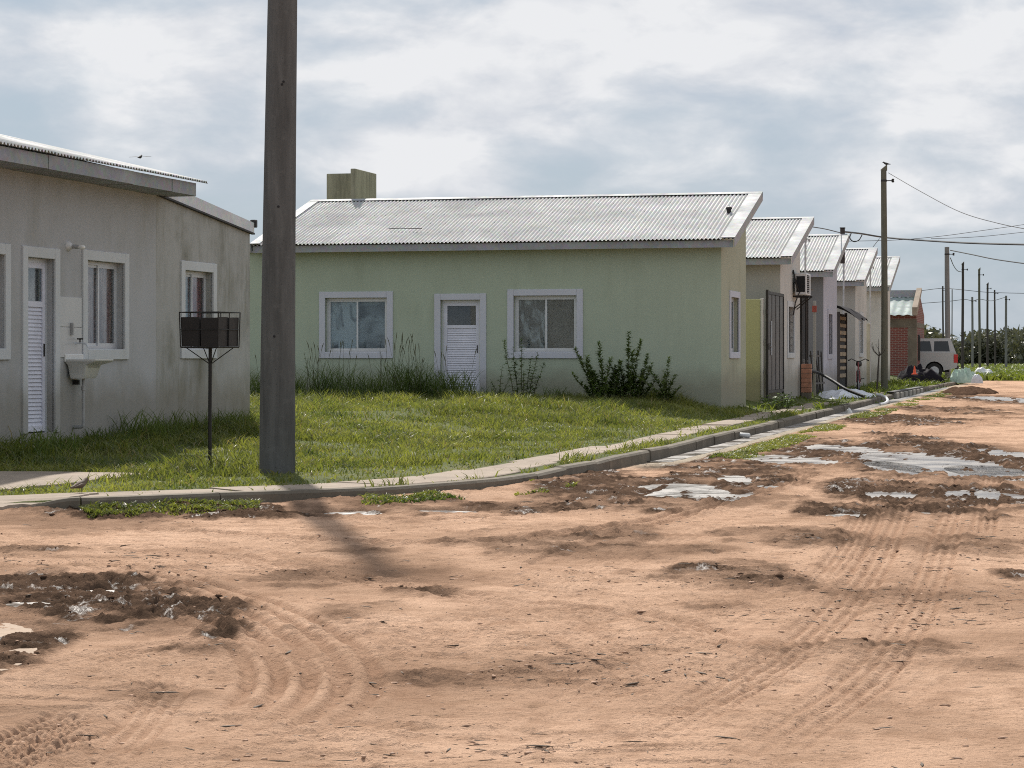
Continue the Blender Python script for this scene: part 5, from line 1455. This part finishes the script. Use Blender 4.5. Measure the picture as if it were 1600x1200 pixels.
tag(np_mesh('lawn_grass', V, F, M['grass_blade'], 3), 'short sunlit green grass of the corner lawn', 'grass', kind='stuff')
dry = g.random(len(x)) < .07
V, F = blades(x[dry]+.02, y[dry]+.01, lawn_z(x, y, d)[dry]-.01, hgt[dry]*1.15, .009+.010*g.random(dry.sum()), .8+.6*g.random(dry.sum()), g, 2)
tag(np_mesh('dry_grass', V, F, M['dry_blade'], 3), 'dry straw coloured blades among the corner lawn', 'grass', kind='stuff')
# verge along the street, rougher and with broader weeds
x, y, d = lawn_points(70000, 3, 26, 46, 118, g)
hgt = (.06 + .16*g.random(len(x))) * (.6 + .9*sstep(.4, .7, fbm(x*.5, y*.35, 3, 71))) * (1 + .8*sstep(76, 92, y))
V, F = blades(x, y, lawn_z(x, y, d)-.01, hgt, .022+.03*g.random(len(x)), .7+.6*g.random(len(x)), g, 2)
tag(np_mesh('verge_grass', V, F, M['verge'], 3), 'rough weeds and grass along the street verge', 'grass', kind='stuff')
# thin grass that has crept over the road edge
n = 46000; L = L_start + 60*g.random(n)**1.25
xs = np.interp(L, kl, KS[:,0]); ys = np.interp(L, kl, KS[:,1]); tx_ = np.interp(L+.1, kl, KS[:,0])-xs; ty_ = np.interp(L+.1, kl, KS[:,1])-ys; nn = np.hypot(tx_, ty_)+1e-9
far = sstep(26, 31, ys); off = .06 + .50*g.random(n)*(1-far) + far*(.62 + .55*g.random(n))
x = xs + ty_/nn*off; y = ys - tx_/nn*off
dens = fbm(x*.9, y*.5, 3, 81); k = dens > .47 + .1*(off-.06-.62*far)
k &= ~((ys > 24.2) & (ys < 31)) 
x, y = x[k], y[k]
V, F = blades(x, y, ground_z_at(x, y)[0]-.008, .025+.045*g.random(len(x)), .012+.012*g.random(len(x)), .8+.5*g.random(len(x)), g, 2)
tag(np_mesh('road_edge_grass', V, F, M['grass_blade'], 3), 'thin creeping grass on the dirt below the kerb', 'grass', kind='stuff')
# far field weeds beyond the row
n = 52000; x = g.uniform(14, 62, n); y = 100 + 160*g.random(n)**1.6; k = (x/y > .165) & (x/y < .30)
k &= (y > 108)
x, y = x[k], y[k]
V, F = blades(x, y, np.full(len(x), .28), .22+.42*g.random(len(x)), .08+.14*g.random(len(x)), .8+.6*g.random(len(x)), g, 2)
tag(np_mesh('field_weeds', V, F, M['verge'], 3), 'tall yellowish green weeds in the field beyond the row', 'weeds', kind='stuff')

def grass_clump(label, x, y, H, rad, n, seed, mat='grass_dark', heads=0, group='tall grass clumps'):
    g_ = np.random.default_rng(seed)
    a = g_.random(n)*2*np.pi; r = rad*np.sqrt(g_.random(n))
    px = np.cos(a)*r*1.25; py = np.sin(a)*r*.7
    h = H*(.35+.65*g_.random(n)**.8)
    V, F = blades(px, py, np.zeros(n)-.02, h, .010+.010*g_.random(n), .25+.55*g_.random(n), g_, 4)
    o = np_mesh('grass_clump', V, F, M[mat], 3)
    o.location = (x, y, gz(x, y))
    tag(o, label, 'grass clump', group)
    if heads:
        mb = MB()
        for k in range(heads):
            q = g_.random(4); X, Y = (q[0]-.5)*rad*2, (q[1]-.5)*rad; hh = H*(1.0+.28*q[2]); lx_ = (q[3]-.5)*.3*H
            mb.tube([(X,Y,0),(X+lx_*.3,Y,hh*.6),(X+lx_,Y,hh)], [.004,.003,.002], 4)
            mb.tube([(X+lx_*.8,Y,hh*.9),(X+lx_,Y,hh),(X+lx_*1.25,Y,hh*1.07)], [.004,.009,.002], 5)
        mb.build('seed_heads', M['stem'], o)
    return o
def front_pt(u, ahead):            # a spot some metres before the green front, seen at u
    U = (u-HU)/FPX
    ox, oy = GX - ahead*D1[0], GY - ahead*D1[1]
    t = (U*oy - ox)/(D2[0] - U*D2[1])
    return ox + t*D2[0], oy + t*D2[1]
for k, (u, ah, H, rad, n, lb, hd) in enumerate([
    (478, .7, .55, .42, 120, 'tall dark grass clump beside the concrete pole', 3), (518, .8, .80, .48, 210, 'dense dark grass clump under the papered left window', 6),
    (575, .9, .62, .36, 210, 'lower grass clump below right half of left window', 3), (632, .9, .86, .46, 290, 'tall grass clump between left window and door', 8),
    (672, .8, .66, .32, 190, 'grass clump beside left door jamb of green house', 3), (712, .95, .70, .42, 260, 'grass clump growing before the white louvred door', 2),
    (770, .6, .30, .3, 90, 'low grass tuft right of the white louvred door', 0), (868, .7, .32, .3, 80, 'low grass tuft below the right window of green house', 0), (405, .9, .7, .5, 220, 'grass clump between grey house corner and concrete pole', 2), (440, .9, .66, .5, 200, 'grass clump half hidden behind the concrete pole', 0)]):
    x, y = front_pt(u, ah)
    grass_clump(lb, x, y, H*1.22, rad*.85, int(n*.9), 100+k, heads=hd*2)
def lw_pt(u, out):
    U = (u-HU)/FPX; ox, oy = JX + D2[0]*out, JY + D2[1]*out
    t = (U*oy - ox)/(D1[0] - U*D1[1]); return ox + t*D1[0], oy + t*D1[1]
for k, (u, out, H, rad, n, lb) in enumerate([
    (20, .35, .34, .3, 90, 'dark grass tuft left of the grey house door'), (68, .35, .42, .32, 110, 'drooping grass tuft at foot of grey house door'), (98, .4, .30, .25, 80, 'small grass tuft under the sink pipe'),
    (175, .35, .34, .3, 100, 'grass tuft by grey wall right of the sink pipe'), (222, .35, .55, .34, 150, 'tallest grass tuft by the grey wall below first window'), (258, .4, .36, .3, 110, 'grass tuft at the joint of the grey walls'),
    (300, .35, .48, .3, 110, 'thin grass tuft by grey wall left of trash basket post'), (352, .4, .42, .3, 110, 'thin grass tuft by grey wall right of trash basket post'), (385, .4, .36, .28, 100, 'grass tuft at the far corner of the grey house')]):
    x, y = lw_pt(u, out)
    grass_clump(lb, x, y, H, rad, n, 140+k)
for k, (u, v, H, rad, lb) in enumerate([(640, 690, .24, .3, 'darker tuft in the middle of the sunny lawn'), (755, 652, .22, .35, 'bright tuft on the lawn before the door'), (905, 655, .20, .3, 'small tuft on lawn before the leafy stalks'), (520, 668, .22, .35, 'lawn tuft right behind the concrete pole'), (395, 690, .26, .35, 'bright tuft between trash basket and concrete pole'), (355, 705, .20, .25, 'tuft at the foot of the trash basket post')]):
    Y = FPX*1.0/(v-HV); x = (u-HU)/FPX*Y
    grass_clump(lb, x, Y, H, rad, 130, 170+k, 'grass_blade')
for k, (u, ah, H, lb) in enumerate([(565, 3.2, .34, 'bright sunlit tuft before the papered left window'), (610, 3.6, .30, 'low sunlit tuft left of the door on the lawn'), (735, 3.3, .36, 'yellow green sunlit tuft straight before the door'), (800, 3.4, .30, 'sunlit tuft before the slender thistle'), (490, 3.4, .38, 'sunlit tuft on the lawn just right of the concrete pole')]):
    x, y = front_pt(u, ah)
    grass_clump(lb, x, y, H, .42, 170, 190+k, 'grass_blade')
def weed_plant(label, x, y, stalks, seed, leafl=.13, leafw=.030, density=34, up=.75, name='leafy_weed'):
    rr = random.Random(seed)
    e = empty(name, (x, y, gz(x, y)), 0); tag(e, label, 'weed')
    ms = MB(); ml = MB()
    for (dx, dy, H, lx_) in stalks:
        P = [Vector((dx*.6, dy, -.02)), Vector((dx*.8, dy, H*.35)), Vector((dx+lx_*.4, dy, H*.7)), Vector((dx+lx_, dy, H))]
        pts = [Vector(q) for q in catmull([tuple(q) for q in P], 6)]
        ms.tube(pts, [.011*(1-.75*i/(len(pts)-1)) for i in range(len(pts))], 5)
        for k in range(int(density*H)):
            t = rr.uniform(.12, 1.0); i = min(int(t*(len(pts)-1)), len(pts)-2); q = pts[i].lerp(pts[i+1], t*(len(pts)-1)-i)
            a = rr.uniform(0, 2*math.pi); ll = leafl*(1.25-.65*t)*rr.uniform(.7,1.2); ww = leafw*(1.2-.5*t)*rr.uniform(.7,1.2)
            ou = Vector((math.cos(a), math.sin(a), 0)); sd_ = Vector((-math.sin(a), math.cos(a), 0))
            tilt = up*rr.uniform(.5,1.5)
            d1_ = (ou + Vector((0,0,tilt))).normalized(); d2_ = (ou + Vector((0,0,tilt-.8))).normalized()
            m_ = q + d1_*ll*.5; tip = m_ + d2_*ll*.5
            ml.add([q, m_-sd_*ww*.5, m_+sd_*ww*.5, tip], [(0,1,2),(1,3,2)])
    ms.build('stems', M['stem'], e); ml.build('leaves', M['weed'], e)
    return e
x, y = front_pt(948, 1.2)
weed_plant('bushy leafy weed with tall stalks right of the right window', x, y, [(-.42,0,1.05,-.22),(-.30,.1,.75,-.12),(-.1,0,1.18,-.06),(-.02,-.1,.85,.1),(.12,.05,.7,.05),(.25,0,.62,-.05),(-.2,-.1,.6,-.1),(.05,.1,.55,.1),(.3,.1,.5,.05),(-.5,.1,.55,-.2),(-.35,-.1,.9,-.05),(.4,0,.55,.15),(.2,-.1,.8,.08),(-.15,.12,.7,-.2),(.5,.05,.4,.2)], 5, .18, .042, 190)
x, y = front_pt(985, 1.1)
weed_plant('tallest upright leafy weed stalks beside the blank green wall', x, y, [(-.05,0,1.38,.02),(.08,.05,1.22,.14),(.0,-.1,1.0,.05),(-.15,.1,.8,-.05),(.18,0,.6,.1),(.1,-.1,.55,.0),(.3,.05,.75,.15),(.42,0,.5,.12),(-.25,-.05,.65,-.12),(.25,-.1,.95,.1)], 6, .17, .040, 200)
x, y = front_pt(1040, 1.1)
weed_plant('smaller arching leafy weed nearest the cream side wall', x, y, [(.02,0,.92,.05),(-.1,.05,.72,-.3),(.08,0,.55,.12),(-.22,-.05,.5,-.32),(.18,.05,.35,.15),(-.05,-.1,.62,.02)], 7, .16, .040, 170)
x, y = front_pt(818, .8)
weed_plant('slender dark thistle with bare stalks under the right window', x, y, [(-.32,0,1.25,-.08),(-.18,.1,1.1,-.04),(-.05,0,1.3,.02),(.1,.05,.9,.06),(.2,0,1.0,.1),(.32,.05,.78,.1),(.0,-.1,.6,0)], 8, .13, .05, 75, .5, 'thistle')
x, y = front_pt(780, .8)
weed_plant('small dark weed between door and right window', x, y, [(.02,0,.72,.05),(-.08,.05,.42,-.1),(.1,0,.4,.1)], 9, .12, .045, 40, .5, 'thistle')
x, y = front_pt(490, .8)
weed_plant('dark stalky weed rising from grass near the concrete pole', x, y, [(-.1,0,.98,-.1),(.15,.05,.8,.1),(.0,0,.6,0)], 10, .10, .03, 24, .5, 'thistle')
# bright low plants on the verge by the gate
x, y = st(4.6, .55)
weed_plant('bright low bushy weed on the verge before grey gate', x, y, [(.3*math.cos(k*2.4), .8*math.sin(k*1.7), .22+.06*(k % 3), .1*math.sin(k)) for k in range(16)], 11, .15, .06, 70, .5, 'verge_weed')
# bare sapling before the last house
x = (1370-HU)/FPX*71.5; y = 71.5
sp_ = empty('bare_sapling', (x, y, gz(x, y))); tag(sp_, 'bare young sapling with few twigs beside the wooden pole', 'sapling')
mb = MB(); mb.tube([(0,0,-.1),(.03,0,.5),(.06,0,1.0),(.08,0,1.25)],[.035,.03,.024,.018],7); mb.build('trunk', M['bark'], sp_, True)
mb = MB()
for (a_, l_, h_) in ((.9,.32,.5),(2.3,.30,.45),(-.6,.25,.35),(3.5,.28,.42),(1.6,.15,.55)):
    b_ = Vector((.07,0,1.1)); c_ = b_+Vector((math.cos(a_)*l_*.7,math.sin(a_)*l_*.4,h_*.4)); d_ = b_+Vector((math.cos(a_)*l_,math.sin(a_)*l_*.5,h_)); mb.tube([b_,c_,d_],[.014,.010,.004],5); mb.tube([c_,c_+Vector((math.cos(a_+1)*.12,0,.16))],[.007,.003],4)
mb.build('twigs', M['bark'], sp_)

# ------------------------------------------------------------------ loose clods, pebbles and straw on the dirt
g = np.random.default_rng(33)
def scatter(name, n, smin, smax, mat, wetpow, label, flat=.6, yr=(8, 34), elong=1.0):
    vv = g.uniform(600, 1260, n*3); u = g.uniform(-60, 1660, n*3)
    Y = FPX*EYE/(vv-HV); ok = (Y > yr[0]) & (Y < yr[1]); u, Y = u[ok], Y[ok]
    # even density on the ground
    w = (Y/yr[1])**2.2; ok = g.random(len(Y)) < np.clip(w*3+.08, 0, 1); u, Y = u[ok], Y[ok]
    X = (u-HU)/FPX*Y
    ok = kerb_dist(X, Y) < -.05; X, Y = X[ok], Y[ok]
    z, w_ = ground_z_at(X, Y)
    cl = fbm(X*.9, Y*.9, 4, 91)
    pr = (sstep(.45, .9, w_) if wetpow else .12 + .9*sstep(.5, .75, cl))
    ok = g.random(len(X)) < pr; X, Y, z = X[ok][:n], Y[ok][:n], z[ok][:n]
    n = len(X)
    s = smin + (smax-smin)*g.random(n)**4
    base = np.array([(1,0,0),(0,1,0),(-1,0,0),(0,-1,0),(.5,.5,.75),(-.5,.45,.7),(0,-.6,.72),(0,0,-.5)], float)
    fc = np.array([(0,1,4),(1,5,4),(1,2,5),(2,3,6),(2,6,5),(3,0,6),(0,4,6),(4,5,6),(0,7,1),(1,7,2),(2,7,3),(3,7,0)])
    B = base[None]*(1+.5*(g.random((n,8,3))-.5))
    an = g.random(n)*6.28; c_, s_ = np.cos(an), np.sin(an)
    bx0 = B[...,0]*elong; by0 = B[...,1]
    Vx = (bx0*c_[:,None]-by0*s_[:,None])*s[:,None]+X[:,None]; Vy = (bx0*s_[:,None]+by0*c_[:,None])*s[:,None]+Y[:,None]; Vz = B[...,2]*s[:,None]*flat+z[:,None]
    V = np.stack([Vx,Vy,Vz],-1).reshape(-1,3); F = (np.arange(n)[:,None,None]*8+fc[None]).reshape(-1,3)
    tag(np_mesh(name, V, F, mat, 3), label, 'debris', kind='stuff')
scatter('dry_clods', 14000, .003, .014, M['mud_dry'], False, 'small dry clods scattered over the dirt road', .55, (8, 30), 1.9)
scatter('wet_clods', 4200, .006, .035, M['mud'], True, 'dark wet mud clods in the churned patches', .55, (8, 45))
scatter('dark_pebbles', 500, .003, .009, M['straw'], False, 'dark pebbles strewn over the dirt road', .7)
scatter('straw_and_shadow_bits', 5200, .002, .009, M['straw'], False, 'dark straw bits and ridge shadow strokes on the dirt road', .6, (8, 26), 9.0)  # straw, and dark strokes standing in for the shadows of small ridges

# ------------------------------------------------------------------ far wood on the horizon
g = np.random.default_rng(44)
cl = []
for k in range(150):
    y0 = g.uniform(255, 330); u0 = g.uniform(1425, 1760); x0 = (u0-HU)/FPX*y0
    hill = np.interp(u0, [1425, 1450, 1480, 1500, 1530, 1550, 1575, 1600, 1760], [5.0, 4.6, 3.4, 2.6, 4.0, 4.9, 4.4, 4.4, 5])
    cl.append((x0, y0, hill*g.uniform(.72, 1.05), g.uniform(1.4, 2.8)))
V = []; n_per = 520
for (x0, y0, h, r) in cl:
    th = g.random(n_per)*2*np.pi; ph = np.arccos(g.uniform(-1, 1, n_per)); rad = g.random(n_per)**.35
    px = x0+np.cos(th)*np.sin(ph)*rad*r; py = y0+np.sin(th)*np.sin(ph)*rad*r; pz_ = .3 + h*.52 + np.cos(ph)*rad*h*.5
    for q in range(3):
        V.append(np.stack([px, py, pz_], -1) + g.normal(0, .24, (n_per, 3)))
V = np.stack([np.concatenate(V[i::3]) for i in range(3)], 1).reshape(-1, 3)
tag(np_mesh('far_wood', V, np.arange(len(V)).reshape(-1, 3), M['tree_leaf'], 3), 'dark far wood on the horizon behind the poles', 'wood', kind='stuff')
